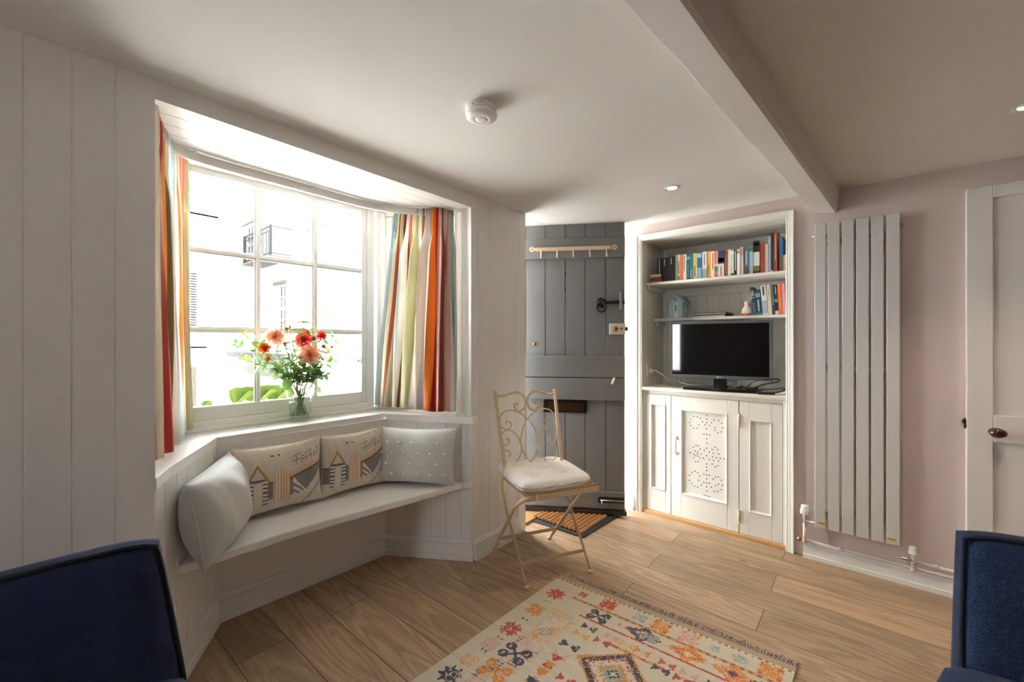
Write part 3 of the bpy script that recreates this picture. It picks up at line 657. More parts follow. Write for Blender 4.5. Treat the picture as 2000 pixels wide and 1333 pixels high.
# ------------------------------------------------------------------ books
pages_m = mat('paper_edge', (.62, .57, .47), .9, bump=.3, bscale=300)
def cover(c): return mat('cover_'+(c if isinstance(c, str) else '_'.join('%d' % (v*255) for v in c)), c, .42, var=.06, vscale=40)
def book(px0, px1, pytop, zb, yf, dep, col, label, group, lean=0, bands=(), title=None, body=None, hang=None):
    """spine between image columns px0..px1 on the plane y=yf"""
    x0 = at(px0, 600, 'y', yf).x; x1 = at(px1, 600, 'y', yf).x-.0006; h = at((px0+px1)/2, pytop, 'y', yf).z-zb
    wd = x1-x0; t = .0016
    root = thing('book', (x0+wd/2, yf, zb), label, 'book', group)
    root.rotation_euler = (0, lean, 0)
    M = root.matrix_world.copy()
    def bx(a, b_, y0, y1, z0, z1, name, m, bev=0):
        o = MB().bx(a, b_, y0, y1, z0, z1); ob = o.build(name, m, bevel=bev); ob.parent = root; return ob
    c = MB().bx(-wd/2, wd/2, 0, t, 0, h).bx(-wd/2, -wd/2+t, t, dep, 0, h).bx(wd/2-t, wd/2, t, dep, 0, h)
    ob = c.build('cover', cover(col)); ob.parent = root
    bx(-wd/2+t, wd/2-t, t, dep-.003, .002, h-.003, 'pages', pages_m)
    for (z0, z1, c2) in bands: bx(-wd/2, wd/2, -.0006, .0, h*z0, h*z1, 'spine_band', cover(c2))
    if title:
        col2, z0, z1, wfrac = title; bx(-wd*wfrac/2, wd*wfrac/2, -.001, -.0005, h*z0, h*z1, 'spine_title', cover(col2))
    if body:
        tx, sz, zc, c3 = body
        text(tx, sz, Matrix.Translation((0, -.0012, h*zc)) @ Matrix.Rotation(R(90), 4, 'X') @ Matrix.Rotation(R(-90), 4, 'Z'), cover(c3), 'spine_lettering', None).parent = root
    return root
Z = lambda v: 1230+v/5.126
G1 = 'books in the long row on the upper shelf'; YF = 3.06
U = [(272, 322, 505.5, '15151A', 'thick black book at the left end of the upper row, partly behind the brown pile', [], ('D8D8D8', .40, .95, .12)),
 (322, 374, 504.5, '131316', 'black book with a short white title, second in the upper row', [], ('DDDDDD', .68, .93, .12)),
 (374, 457, 502, '17171A', 'broad black book with white title, third in the upper row', [], ('DDDDDD', .70, .95, .10)),
 (457, 478, 499, '8F8F80', 'thin grey-green book between the black books and a white one', [], None),
 (478, 503, 498.5, 'D9D2C2', 'white paperback with dark capital lettering beside the first orange spine', [(.02, .18, '8A7A60')], ('4A4540', .25, .75, .3)),
 (503, 530, 498, 'E2762B', 'slim orange paperback in the left part of the upper row', [], None),
 (530, 568, 497.5, 'E4D6D0', 'pale pink paperback to the right of the slim orange one', [], ('8A7F78', .35, .95, .2)),
 (568, 600, 497, '1F5C72', 'dark teal paperback with a small white roundel at the top', [(.78, .9, '8FB6C4')], ('C9DCE0', .1, .6, .1)),
 (600, 630, 496.5, '2A6F74', 'teal green book next to the yellow-green one', [], ('B9D0C8', .1, .4, .15)),
 (630, 675, 495.5, 'C8BE6C', 'yellow-green book in the left half of the upper row', [], ('6F6420', .12, .52, .25)),
 (675, 720, 494, '2F5F92', 'blue paperback with a lighter lower half beside the yellow-green book', [(.0, .42, '6FA7C6'), (.8, .96, '9FC2D6')], None),
 (722, 772, 493, 'D8DADA', 'white and pale grey book left of the mustard one', [(.0, .36, '9DA09A')], ('444444', .5, .9, .12)),
 (775, 812, 492, 'D9A445', 'mustard yellow paperback in the middle of the upper row', [(.0, .05, '8A6420')], ('9A7020', .15, .5, .25)),
 (812, 850, 491.5, 'E8DFD0', 'cream paperback with red lettering right of the mustard one', [], ('D0603A', .3, .92, .25)),
 (850, 884, 491, 'D98C84', 'salmon pink book with a green label low on the spine', [(.22, .42, '4E8A72'), (.0, .12, 'D2604A'), (.42, .5, 'EADFD6')], None),
 (884, 944, 490, 'D6D6D2', 'book with a dark blue photograph on the top half of its white spine', [(.50, 1, '2E3F58'), (.56, .72, '7D93AA')], ('B08060', .05, .4, .2)),
 (946, 978, 491.5, '8E4030', 'red-brown paperback right of the blue photograph spine', [], ('D9B9A0', .1, .9, .1)),
 (980, 1012, 488, 'E6E2D8', 'plain white paperback right of the red-brown one', [], None),
 (1012, 1044, 490, 'C9CFB4', 'pale green and white paperback with a dark foot', [(.0, .10, '2C3A2A'), (.85, 1, 'EDEDE6')], None),
 (1045, 1072, 488.5, '1A1A1C', 'thin black book with white lettering between two white ones', [], ('D6D6D6', .2, .95, .35)),
 (1073, 1104, 487.5, 'E2E4DF', 'white book with a grey patch near its top right of the thin black one', [(.84, .93, '8C8C88')], None),
 (1105, 1138, 483.5, 'DACBBA', 'beige paperback left of the slate blue book', [(.7, .95, 'C59E88')], None),
 (1141, 1197, 483, '4E6A80', 'slate blue hardback with a darker foot', [(.0, .26, '5F4E42')], ('A9B7BE', .35, .85, .3)),
 (1198, 1235, 482, '9FC3C4', 'pale turquoise book with green leaves at its top', [(.82, .98, '3F6A34')], None),
 (1237, 1300, 471, 'D8D8D8', 'tall book with a black head and white middle on its spine', [(.66, 1, '141416'), (.0, .08, '2B1712'), (.08, .24, '7C6C2A'), (.86, .95, 'BFBFBF')], None),
 (1310, 1351, 475.5, 'A83C26', 'brick red book right of the tall black and white one', [], None),
 (1352, 1386, 477, 'D8D2BC', 'cream book between the brick red and pale blue ones', [], None),
 (1388, 1412, 464, 'B9C6D8', 'slim pale blue book left of the navy one', [], None),
 (1413, 1437, 455, '28324E', 'narrow navy book left of the tallest brown one', [(.0, .05, 'BFC6CE')], None),
 (1438, 1478, 452.5, 'A5512A', 'tallest book of the upper row, orange-brown with pale lettering', [], ('E6C9A0', .3, .92, .18)),
 (1496, 1534, 463, '2B5E8C', 'blue book with a brown lower half near the right end of the upper row', [(.0, .42, '6B5444')], None),
 (1536, 1562, 499, 'CFB7A2', 'small beige paperback at the right end of the upper row', [(.0, .02, 'B0907A')], None)]
for k, (a, c, t, col, lab, bd, ti) in enumerate(U):
    book(Z(a), Z(c), t, ZU+.0005, YF+(k*37 % 5)*.0015, .12+(k*53 % 4)*.008, col, lab, G1, bands=bd, title=ti)
G2 = 'leaning books on the lower shelf'; YL = 3.20
Lr = [(1232, 1270, 561, '2A2328', 'dark book lettered HILL leaning at the left of the lower row', [(.0, .45, '44506A')], None, ('HILL', .030, .72, 'E8E8E8'), -.10),
 (1272, 1328, 566, '0F2A34', 'thick dark teal thriller right of the HILL book', [(.70, .86, '5F9AAE'), (.0, .1, '2F7C8C')], ('8FB0B8', .15, .6, .3), None, -.085),
 (1332, 1386, 557.5, 'D6D3C8', 'white book with dark title and blue picture in the lower row', [(.05, .48, '9DB0BC')], ('35302C', .66, .95, .35), None, -.075),
 (1388, 1428, 557, 'D0C4A8', 'cream paperback right of the white book with the blue picture', [], ('9A8F7A', .5, .9, .15), None, -.065),
 (1430, 1456, 556, '4C6A74', 'slim blue-green book left of the black one in the lower row', [(.0, .3, '24282A')], None, None, -.06),
 (1458, 1493, 556.5, '131315', 'black book with white lettering left of the orange one in the lower row', [(.42, .52, '5F93A8'), (.0, .12, 'C4C4C4')], ('CFCFCF', .68, .94, .25), None, -.055),
 (1494, 1532, 554, 'EA6A1E', 'bright orange book in the lower row', [], ('F3B080', .2, .85, .12), None, -.05),
 (1534, 1566, 555, 'DE9AA6', 'pink book at the right end of the lower row', [], None, None, -.045)]
for k, (a, c, t, col, lab, bd, ti, bo, ln) in enumerate(Lr):
    book(Z(a), Z(c), t, ZL+.0015, YL, .11+(k % 3)*.006, col, lab, G2, lean=ln, bands=bd, title=ti, body=bo)
# little pile of notebooks / coasters at the left end
for k, (c, dx, h) in enumerate([('7A4630', 0, .014), ('5C3322', .004, .013), ('8A5236', -.003, .013), ('D9C7A8', .002, .017)]):
    z = ZU+[0, .014, .027, .040][k]+.0004*(k+1)
    o = MB().bx(-1.216+dx+.003*k, -1.118+dx-.004*k, 3.033, 3.052+.0, z, z+h).build('coaster', mat('coaster_'+c, c, .6, var=.15, vscale=60), bevel=.002)
    tag(o, ['lowest brown wooden coaster in the pile on the upper shelf', 'second dark brown coaster up in the pile on the upper shelf', 'third reddish coaster up in the pile on the upper shelf', 'cream folded card lying on top of the brown coaster pile'][k], 'coaster' if k < 3 else 'card', 'brown coaster pile on the upper shelf')
    if k == 3: o.name = 'folded_card'

# beach hut money box
hut = thing('beach_hut_ornament', (-1.075, 3.235, ZL), 'pale blue wooden beach hut ornament on the lower shelf', 'ornament', rz=R(-4))
hut_b = mat('pale_blue_wood', 'A9CFDA', .55, bump=.2, bscale=80); hw = .052
def hutp(b, name, m, par=None, bev=.001):
    o = b.build(name, m, bevel=bev); o.parent = par or hut; return o
b = MB()
for k in range(9): b.bx(-hw, hw, -.035, .035, .0135*k, .0135*k+.0125); b.bx(-hw+.001, hw-.001, -.034, .034, .0135*k, .0135*k+.0135)
b.extr([(-hw, -.035, .1215), (hw, -.035, .1215), (0, -.035, .178)], (0, .07, 0)); hutp(b, 'walls', hut_b, bev=0)
for s in (-1, 1):
    b = MB(); b.extr([(0, -.045, .188), (s*.066, -.045, .118), (s*.066, -.045, .106), (0, -.045, .176)], (0, .09, 0)); hutp(b, 'roof_slope', hut_b)
dd = hutp(MB().bx(-.012, .022, -.039, -.035, .003, .115), 'hut_door', mat('hut_door_white', 'E6E4D8', .5)); 
hutp(MB().bx(-.002, .009, -.0405, -.039, .052, .098), 'door_window', mat('hut_teal', '2C7C92', .4), dd)
hutp(MB().ball((-.008, -.041, .036), .0025, seg=6), 'door_knob', mat('hut_red', 'A03428', .4), dd)
hutp(MB().tube([(.0+.009*math.cos(a*math.pi/6), -.037, .142+.009*math.sin(a*math.pi/6)) for a in range(12)], .0022, 6, closed=True), 'lifebuoy', mat('hut_gold', '9A7C3A', .4), bev=0)
# duck
dk = thing('duck_ornament', (-.603, 3.225, ZL), 'white duck ornament with orange beak and feet beside the leaning books', 'ornament', rz=0)
def par(o, p): o.parent = p; return o
wh = mat('duck_white', 'DCD2C2', .7, bump=.3, bscale=120)
b = MB(); b.lathe([(0, 0), (.022, .002), (.033, .018), (.034, .035), (.028, .052), (.018, .063), (.016, .07), (.021, .08), (.02, .092), (.012, .101), (0, .103)], seg=24); par(b.build('body', wh, smooth=True), dk)
org = mat('duck_orange', 'D0591E', .6)
b = MB(); b.ball((-.024, -.006, .079), .012, (1.3, .7, .45), 12); b.ball((-.026, -.006, .073), .010, (1.1, .7, .35), 12); par(b.build('beak', org, smooth=True), dk)
for s in (-1, 1):
    b = MB(); b.ball((-.014+s*.016, -.026, .008), .015, (1, .8, .5), 12); par(b.build('foot', org, smooth=True), dk)
    b = MB(); b.ball((-.006+s*.012, -.018, .088), .0028, seg=8); par(b.build('eye', black_iron), dk)
# folder stack over the TV
tag(MB().bx(-.945, -.735, 3.185, 3.37, ZL+.0005, ZL+.011).build('paper_stack', mat('grey_paper', 'B9B6BE', .8), bevel=.001), 'flat grey-white booklet under the gold folder on the lower shelf', 'booklet')
fo = tag(MB().bx(-.945, -.715, 3.182, 3.36, ZL+.0115, ZL+.031).build('folder', mat('black_folder', (.02, .018, .016), .4), bevel=.008, bseg=3), 'black zip folder with a gold edge lying above the television', 'folder')
MB().bx(-.938, -.728, 3.1805, 3.190, ZL+.016, ZL+.0265).build('gold_edge', mat('gold_edge', 'BBA880', .35, .4), fo, bevel=.002)

# ------------------------------------------------------------------ television
TU = Vector((.986, .164, 0)).normalized(); TN = Vector((TU.y, -TU.x, 0)); TP = Vector((-.437, 3.114, 0))
TM = Matrix((TU, TN, UP)).transposed().to_4x4(); TM.translation = TP
tv = thing('television', (-.75, 3.09, .915), 'small dark television on a low stand in the alcove', 'television')
def tbox(bm, a, b_, z0, z1, n0, n1): return bm.box(TM @ Vector(((a+b_)/2, (n0+n1)/2, (z0+z1)/2)), (abs(b_-a), abs(n1-n0), z1-z0), TM.to_3x3())
tvg = mat('tv_gunmetal', (.075, .085, .09), .38, spec=.5)
b = MB(); tbox(b, -.628, .003, .993, 1.387, -.035, -.004); b.build('housing', mat('tv_black', (.012, .012, .013), .4), tv, bevel=.012, bseg=3)
b = MB()
for (a, c, z0, z1) in ((-.628, -.607, .993, 1.387), (-.018, .003, .993, 1.387), (-.607, -.018, 1.368, 1.387), (-.607, -.018, .993, 1.0155)): tbox(b, a, c, z0, z1, -.006, .0)
b.build('bezel', tvg, tv, bevel=.002)
b = MB(); tbox(b, -.608, -.017, 1.015, 1.369, -.008, -.003); b.build('screen', mat('tv_screen', (.003, .003, .0035), .035, spec=.6), tv)
tsm = mat('tv_stand_black', (.014, .014, .015), .18)
b = MB(); b.extr([TM @ Vector(p) for p in [(-.348, -.05, .995), (-.345, -.02, .995), (-.27, -.02, .995), (-.262, -.05, .995)]], (0, 0, -.062)); b.build('neck', tsm, tv, bevel=.004)
b = MB(); b.extr([TM @ Vector(p) for p in [(-.535, .0, .9155), (-.53, .07, .9155), (-.30, .095, .9155), (-.07, .07, .9155), (-.06, .0, .9155), (-.25, -.12, .9155), (-.36, -.12, .9155)]], (0, 0, .02)); b.build('stand', tsm, tv, bevel=.004)
lg = mat('tv_logo_silver', (.7, .7, .72), .3)
text('LG', .013, TM @ Matrix.Translation((-.300, .0006, 1.0045)) @ Matrix.Rotation(R(90), 4, 'X') @ Matrix.Scale(1, 4), lg, 'logo_lettering', tv)
b = MB(); b.lathe([(0, 0), (.0052, 0), (.0052, .0008), (0, .0008)], c=TM @ Vector((-.3175, .0002, 1.0045)), M=TM.to_3x3() @ Matrix.Rotation(R(-90), 3, 'X'), seg=20); b.build('logo_disc', lg, tv)
# socket, aerial cable, power cables, remote
sk_ = thing('wall_socket', (NX0, 3.075, 1.03), 'white socket plate on the left side of the alcove beside the television', 'socket')
MB().bx(NX0, NX0+.008, 3.035, 3.12, .985, 1.075).build('plate', plastic_w, sk_, bevel=.003)
MB().bx(NX0+.008, NX0+.030, 3.07, 3.10, 1.012, 1.042).build('plug', plastic_w, sk_, bevel=.004)
cb = smoothpts([(NX0+.028, 3.085, 1.027), (-1.18, 3.09, 1.026), (-1.13, 3.11, .99), (-1.08, 3.15, .94), (-1.02, 3.19, .922), (-.93, 3.22, .921), (-.80, 3.26, .921), (-.68, 3.27, .93), (-.66, 3.23, 1.0)], 6)
tag(MB().tube(cb, .0035, 8).build('aerial_cable', plastic_w, smooth=True), 'white aerial cable running from the socket behind the television', 'cable')
b = MB(); tag(MB().tube(smoothpts([(-1.005, 3.12, .975), (-1.015, 3.10, .96), (-.99, 3.10, .945), (-.92, 3.13, .935), (-.80, 3.17, .930), (-.74, 3.20, .935), (-.70, 3.22, .96)], 6), .004, 8).build('scart_cable', plastic_w, smooth=True), 'white cable looping below the left corner of the television', 'cable')
blk = mat('black_cable', (.012, .012, .012), .45)
loops = [[(-.66, 3.16, .935), (-.60, 3.17, .93), (-.575, 3.12, .955), (-.53, 3.08, .99), (-.455, 3.075, 1.008), (-.405, 3.10, 1.008), (-.41, 3.12, .99), (-.47, 3.10, .975), (-.53, 3.09, .95), (-.56, 3.06, .925)],
         [(-.56, 3.10, .93), (-.50, 3.11, .935), (-.43, 3.09, .945), (-.375, 3.07, .955), (-.37, 3.06, .945), (-.40, 3.05, .932), (-.47, 3.05, .925), (-.55, 3.07, .922)],
         [(-.75, 3.18, .95), (-.70, 3.15, .935), (-.66, 3.12, .93), (-.62, 3.13, .945), (-.60, 3.16, .93), (-.55, 3.15, .935), (-.52, 3.13, .925)]]
for k, l in enumerate(loops):
    tag(MB().tube(smoothpts(l, 7), .0042, 8).build('power_cable', blk, smooth=True), ['black cable rising in a loop past the lower right corner of the television', 'black cable lying in a long loop toward the right end of the counter', 'black cable bunched behind the television stand'][k], 'cable')
cw = []
for k in range(60): a = k*.42; cw.append((-.60+.05*math.cos(a)+.0006*k, 3.13+.022*math.sin(a), .921+.0055*(k/15)+.002*math.sin(3*a)))
tag(MB().tube(cw, .0032, 6).build('coiled_cable', blk, smooth=True), 'small coil of black cable on the counter right of the television stand', 'cable')
rm = MB().box((-.462, 3.02, .9235), (.10, .034, .015), Matrix.Rotation(R(18), 4, 'Z')).build('remote_control', mat('remote_black', (.015, .015, .016), .3), bevel=.006, bseg=3); tag(rm, 'black remote control at the right end of the counter', 'remote control')
b = MB(); b.tube([(-.395, 3.055, .926), (-.358, 3.075, .935)], [.009, .012], 10); tag(b.build('white_plug', plastic_w, smooth=True), 'small white plug in the right corner of the counter', 'plug')

# ------------------------------------------------------------------ radiator
RY = 2.885
rad = thing('radiator', (-.03, RY, .17), 'tall white vertical radiator of six flat panels on the pink wall', 'radiator')
pxs = [(220, 298), (315, 396), (413, 498), (513, 603), (618, 707), (725, 822)]
tops = at(1758, 415, 'y', RY).z; bots = at(1758, 1069, 'y', RY).z
for a, c in pxs:
    x0 = at(1530+a*.2775, 700, 'y', RY).x; x1 = at(1530+c*.2775, 700, 'y', RY).x
    MB().bx(x0, x1, RY, RY+.018, bots, tops).build('panel', rad_m, rad, bevel=.003)
xa = at(1591, 700, 'y', RY).x; xb = at(1758, 700, 'y', RY).x
for z in (tops-.075, bots+.075, 1.10):
    MB().bx(xa+.01, xb-.01, RY+.019, RY+.046, z-.018, z+.018).build('header_tube' if z != 1.10 else 'rear_brace', rad_m, rad, bevel=.004)
for x in (xa-.012, xb+.012):
    MB().tube([(x, RY+.03, tops-.06), (x+(.02 if x < 0 else -.02), RY+.03, tops-.06)], .008, 10).build('air_vent', chrome, rad, smooth=True)
for x in (xa+.03, xb-.03):
    o = MB().bx(x-.019 if x < 0 else x-.021, x+.019, RY-.0012, RY+.001, bots+.022, bots+.034).build('sticker', mat('yellow_sticker', 'C9B528', .5), rad); 
    MB().bx(x-.013, x+.013, RY-.0016, RY-.0012, bots+.026, bots+.030).build('sticker_print', mat('sticker_print', '6A6420', .5), o)
for x in (xa+.06, xb-.06):
    MB().bx(x-.012, x+.012, RY+.046, YW, tops-.12, tops-.09).build('wall_bracket', rad_m, rad)
# valves
def valve(x, zt, zb_, kind, label, sgn):
    v = thing('radiator_valve', (x, RY+.02, zb_), label, 'radiator valve')
    y = RY+.03
    if kind:
        b = MB(); b.lathe([(0, .055), (.014, .054), (.019, .048), (.02, .03), (.0225, .028), (.0225, .004), (.016, 0), (0, 0)], c=(x, y, zt), seg=24)
        for k in range(6):
            a = k*math.pi/3; b.box((x+.0215*math.cos(a), y+.0215*math.sin(a), zt+.016), (.004, .004, .022))
        b.build('thermostat_head', plastic_w, v, smooth=False)
    else:
        MB().lathe([(0, .036), (.014, .036), (.0165, .03), (.0175, 0), (0, 0)], c=(x, y, zt), seg=20).build('valve_cap', plastic_w, v, smooth=False)
    b = MB(); b.tube([(x, y, zt), (x, y, zt-.02)], .012, 6); b.tube([(x, y, zt-.02), (x, y, zt-.05)], .009, 12); b.tube([(x, y, zt-.05), (x, y, zt-.07)], .0125, 6)
    b.tube([(x, y, zt-.035), (x+sgn*.022, y, zt-.035)], .012, 6); b.tube([(x+sgn*.022, y, zt-.035), (x+sgn*.045, y, zt-.035)], .008, 12); b.build('valve_body', chrome, v)
    MB().tube([(x, y, zt-.07), (x, y, zb_)], .0095, 12).build('tail_pipe', mat('pipe_paint', (.70, .62, .60), .5), v, smooth=True)
    return v
valve(xa-.047, .255, .088, True, 'thermostatic valve with a white head at the left foot of the radiator', 1)
valve(xb+.050, .175, .085, False, 'lockshield valve with a small white cap at the right foot of the radiator', -1)
pp = mat('pipe_paint', (.70, .62, .60), .5)
def pipe(pts, r, label, fit):
    o = MB().tube(pts, r, 12).build('heating_pipe', pp, smooth=True); tag(o, label, 'pipe')
    for f in fit: MB().tube(f, r*1.35, 12).build('coupling', pp, o, smooth=True)
pipe([(xa-.06, YW-.03, .100), (.03, YW-.03, .098), (XR-.4, YW-.03, .096)], .0085, 'lower pink painted heating pipe running along above the skirting', [[(-.105, YW-.03, .0985), (-.085, YW-.03, .0985)]])
pipe([(xb+.05, YW-.022, .128), (XR-.4, YW-.022, .130)], .008, 'upper pink painted heating pipe right of the radiator', [[(.272, YW-.022, .129), (.290, YW-.022, .129)]])
tag(MB().tube([(-.29, YW-.03, .10), (-.268, YW-.03, .10)], .009, 8).tube([(-.28, YW-.03, .09), (-.28, YW-.03, .112)], .007, 8).build('brass_elbow', mat('bright_brass', 'B08A45', .35, 1), smooth=True), 'small bare brass pipe elbow at the foot of the alcove trim', 'pipe fitting')

# ------------------------------------------------------------------ white interior door (door_2), right edge of the picture
D0 = .382; D1 = 1.10; DZ = 1.977
d2 = bpy.data.objects.new('door_2', None); C.objects.link(d2); d2.location = (D0, YW, 0); d2.matrix_world = Matrix.Translation((D0, YW, 0)); d2['kind'] = 'structure'
dp = mat('interior_door_white', (.66, .635, .61), .42, bump=.08, bscale=20)
fy = YW-.04
b = MB(); b.bx(D0, D0+.085, fy, YW, .01, DZ); b.bx(D1-.1, D1, fy, YW, .01, DZ); b.bx(D0+.085, D1-.1, fy, YW, DZ-.06, DZ); b.bx(D0+.085, D1-.1, fy, YW, .01, .2)
b.bx(D0+.085, D1-.1, fy, YW, .78, .905); b.build('rails', dp, d2, bevel=.003)
B('upper_panel', dp, D0+.085, D1-.1, fy+.014, YW-.004, .905, DZ-.06, d2); B('lower_panel', dp, D0+.085, D1-.1, fy+.014, YW-.004, .2, .78, d2)
b = MB(); b.lathe([(0, .052), (.012, .05), (.021, .042), (.023, .034), (.018, .024), (.009, .017), (.008, .004), (.019, .003), (.021, 0), (0, 0)], c=(.476, fy, .828), M=Matrix.Rotation(R(90), 3, 'X') @ Matrix.Diagonal((1.25, .95, 1)), seg=28)
b.build('knob', mat('brown_varnished_wood', (.055, .018, .007), .15, spec=.7), d2, smooth=True)
b = MB(); b.bx(D0-.012, D0, fy+.004, fy+.03, .855, .872); b.bx(D0-.009, D0, fy+.0, fy+.034, .838, .850); b.tube([(D0-.005, fy+.01, .83), (D0-.005, fy+.01, .882)], .004, 8); b.build('rim_latch', black_iron, d2, bevel=.001)

# ------------------------------------------------------------------ ceiling fittings
def downlight(x, y, label):
    z = ceil_z(x, y)
    t = thing('downlight', (x, y, z), label, 'ceiling light', 'recessed ceiling spotlights')
    MB().lathe([(.026, -.003), (.040, -.004), (.042, -.001), (.042, .001), (.026, .001)], c=(x, y, z), seg=32).build('ring', mat('downlight_ring', (.7, .68, .64), .35), t, smooth=True)
    MB().lathe([(0, .0), (.026, .0)], c=(x, y, z-.002), seg=24).build('lamp', mat('lamp_glow', (1, .86, .66), .5, emit=14), t, fix=False)
    d = bpy.data.lights.new('spot_lamp', 'SPOT'); d.energy = 7; d.color = (1, .80, .58); d.spot_size = R(95); d.spot_blend = .9; d.shadow_soft_size = .025
    o = bpy.data.objects.new('spot_lamp', d); C.objects.link(o); o.location = (x, y, z-.012)
downlight(-.80, 2.32, 'small lit recessed spotlight in the ceiling before the alcove')
downlight(.455, 2.33, 'lit recessed spotlight in the rear ceiling at the right picture edge')
sa = (-1.032, 1.062)
z = ceil_z(*sa)
al_ = thing('smoke_alarm', (sa[0], sa[1], z), 'round white smoke alarm on the ceiling near the window bay', 'smoke alarm')
MB().lathe([(0, 0), (.051, 0), (.052, -.006), (.052, -.019), (.049, -.021), (.049, -.023)], c=(*sa, z), seg=40).build('base', plastic_w, al_, smooth=False)
MB().lathe([(.046, -.020), (.046, -.026)], c=(*sa, z), seg=40).build('vent_slot', dark_gap, al_, smooth=False)
MB().lathe([(.049, -.0245), (.054, -.026), (.0555, -.030), (.054, -.037), (.046, -.043), (.030, -.046), (.024, -.0462), (.0235, -.0445), (.0225, -.0445), (.022, -.0465), (.012, -.048), (0, -.0485)], c=(*sa, z), seg=40).build('cover', plastic_w, al_, smooth=True)
# printed strip (small orange wording, unreadable) and green light on the base
v = (Vector(EYE)-Vector((sa[0], sa[1], z))); v.z = 0; v.normalize(); ang = math.atan2(v.y, v.x)
b = MB()
for k in range(9):
    a = ang-.32+k*.06
    if k == 1: continue
    b.box((sa[0]+.0522*math.cos(a), sa[1]+.0522*math.sin(a), z-.0105), (.0006, .0022, .0035), Matrix.Rotation(a, 4, 'Z'))
b.build('printed_strip', mat('orange_print', 'C98A5A', .6), al_)
MB().ball((sa[0]+.0515*math.cos(ang-.62), sa[1]+.0515*math.sin(ang-.62), z-.012), .0024, seg=8).build('indicator', mat('green_indicator', '5F8A78', .4), al_)

# ------------------------------------------------------------------ bistro chair
CO = Vector((-1.4055, 1.918, 0)); CW_ = Vector((.46, .888, 0)).normalized(); CFd = Vector((.888, -.46, 0)).normalized()
def cl(u, f, z): return CO+CW_*u+CFd*f+UP*z
bp0 = cl(0, -.205, .947); bdir = cl(0, -.07, .545)-bp0; bn = CW_.cross(bdir).normalized()
fp0 = cl(0, -.07, .545); fdir = cl(0, .215, 0)-fp0; fn_ = CW_.cross(fdir).normalized()
rp0 = cl(0, .20, .445); rdir = cl(0, -.21, 0)-rp0; rn_ = CW_.cross(rdir).normalized()
bkp = lambda x, y: onp(x, y, bp0, bn); fl_ = lambda x, y: onp(x, y, fp0, fn_); rl_ = lambda x, y: onp(x, y, rp0, rn_)
ch = thing('bistro_chair', tuple(CO), 'cream painted folding metal bistro chair with scrolled back by the grey door', 'chair')
def legtube(name, pts, r=.0115, flat=.5):
    b = MB(); b.tube(smoothpts(pts, 5), r, 10, flat=(CW_, flat)); return b.build(name, cream_metal, ch, smooth=True)
pL = [bkp(967, 770), bkp(975, 832), bkp(982, 882), fl_(985.5, 912)]; pR = [bkp(1083.5, 766), bkp(1090, 832), bkp(1097, 900)]
lL = [fl_(981, 948), fl_(984.5, 970), fl_(993, 1013), fl_(1012, 1082), fl_(1027, 1146)]
lR = [fl_(1103, 950), fl_(1115, 995), fl_(1138, 1065), fl_(1152.5, 1114)]
legtube('back_post', pL, .0115, .85); legtube('back_post', pR+[lR[0]], .0115, .85)
legtube('front_leg', [pL[-1]]+lL); legtube('front_leg', lR)
legtube('rear_leg', [rl_(1042, 976), rl_(1026, 977.5), rl_(1008, 989), rl_(998, 1006), rl_(991.7, 1020), rl_(967, 1071)])
legtube('rear_leg', [rl_(1134, 966), rl_(1128, 976), rl_(1113, 995), rl_(1074, 1050)])
for P_, Lr_ in ((lL, fl_(1028, 1149)), (lR, fl_(1153, 1118)), (None, rl_(966, 1074)), (None, rl_(1073, 1054))):
    q = Lr_.copy(); q.z = 0
    MB().lathe([(0, 0), (.013, .001), (.015, .006), (.012, .012), (.007, .016), (0, .017)], c=q, seg=16).build('foot', cream_metal, ch, smooth=True)
for top in (pL[0], pR[0]):
    MB().ball(top+Vector((0, 0, .006)), .0125, seg=12).build('finial', cream_metal, ch, smooth=True)
for a, c in ((fl_(1017, 1102.5), fl_(1140, 1076)), (rl_(977, 1053.5), rl_(1083, 1034))):
    b = MB(); b.bar(a, c, .007, .018, up=(0, 0, 1)); b.build('stretcher', cream_metal, ch, bevel=.001)
zz = lambda x, y: bkp(950+x*.13505, 750+y*.13505)
SCR = [([(140,180),(250,176),(330,150),(430,130),(510,160),(560,240),(568,320),(520,385),(460,400),(415,360),(405,310),(430,290),(452,300)], .0066),
 ([(975,150),(870,145),(790,118),(720,108),(650,130),(600,200),(590,270),(620,350),(680,385),(740,360),(762,310),(735,270),(705,277)], .0066),
 ([(292,585),(290,560),(315,545),(350,565),(362,610),(330,655),(280,668),(220,630),(190,560),(200,480),(250,415),(330,390),(400,395),(480,425),(560,480),(640,560),(700,670),(735,790),(745,900),(720,1000),(680,1085),(640,1130)], .0040),
 ([(287,818),(302,798),(332,830),(315,880),(270,888),(225,850),(210,780),(240,710),(310,675),(380,695),(450,760),(490,850),(512,950),(490,1040),(440,1130)], .0040),
 ([(320,1055),(345,1045),(345,1000),(300,968),(255,985),(235,1040),(250,1100),(290,1150)], .0040),
 ([(938,780),(905,775),(895,820),(925,850),(970,845),(1000,780),(995,640),(980,480),(940,400),(880,370),(810,370),(720,400),(640,460),(580,540),(530,640),(505,760),(500,880),(530,980),(580,1070),(625,1130)], .0040),
 ([(890,540),(840,520),(822,580),(850,635),(900,650),(850,665),(790,700),(755,780),(750,880),(780,1000),(840,1085),(870,1120)], .0040),
 ([(942,995),(910,970),(915,920),(955,905),(1000,930),(1020,1000),(1000,1070),(960,1110)], .0040)]
for pts, r in SCR:
    MB().tube(smoothpts([zz(*p) for p in pts], 5), r, 8).build('back_scroll', cream_metal, ch, smooth=True)
SU0, SU1, SF0, SF1, SZ = -.155, .255, -.16, .215, .447
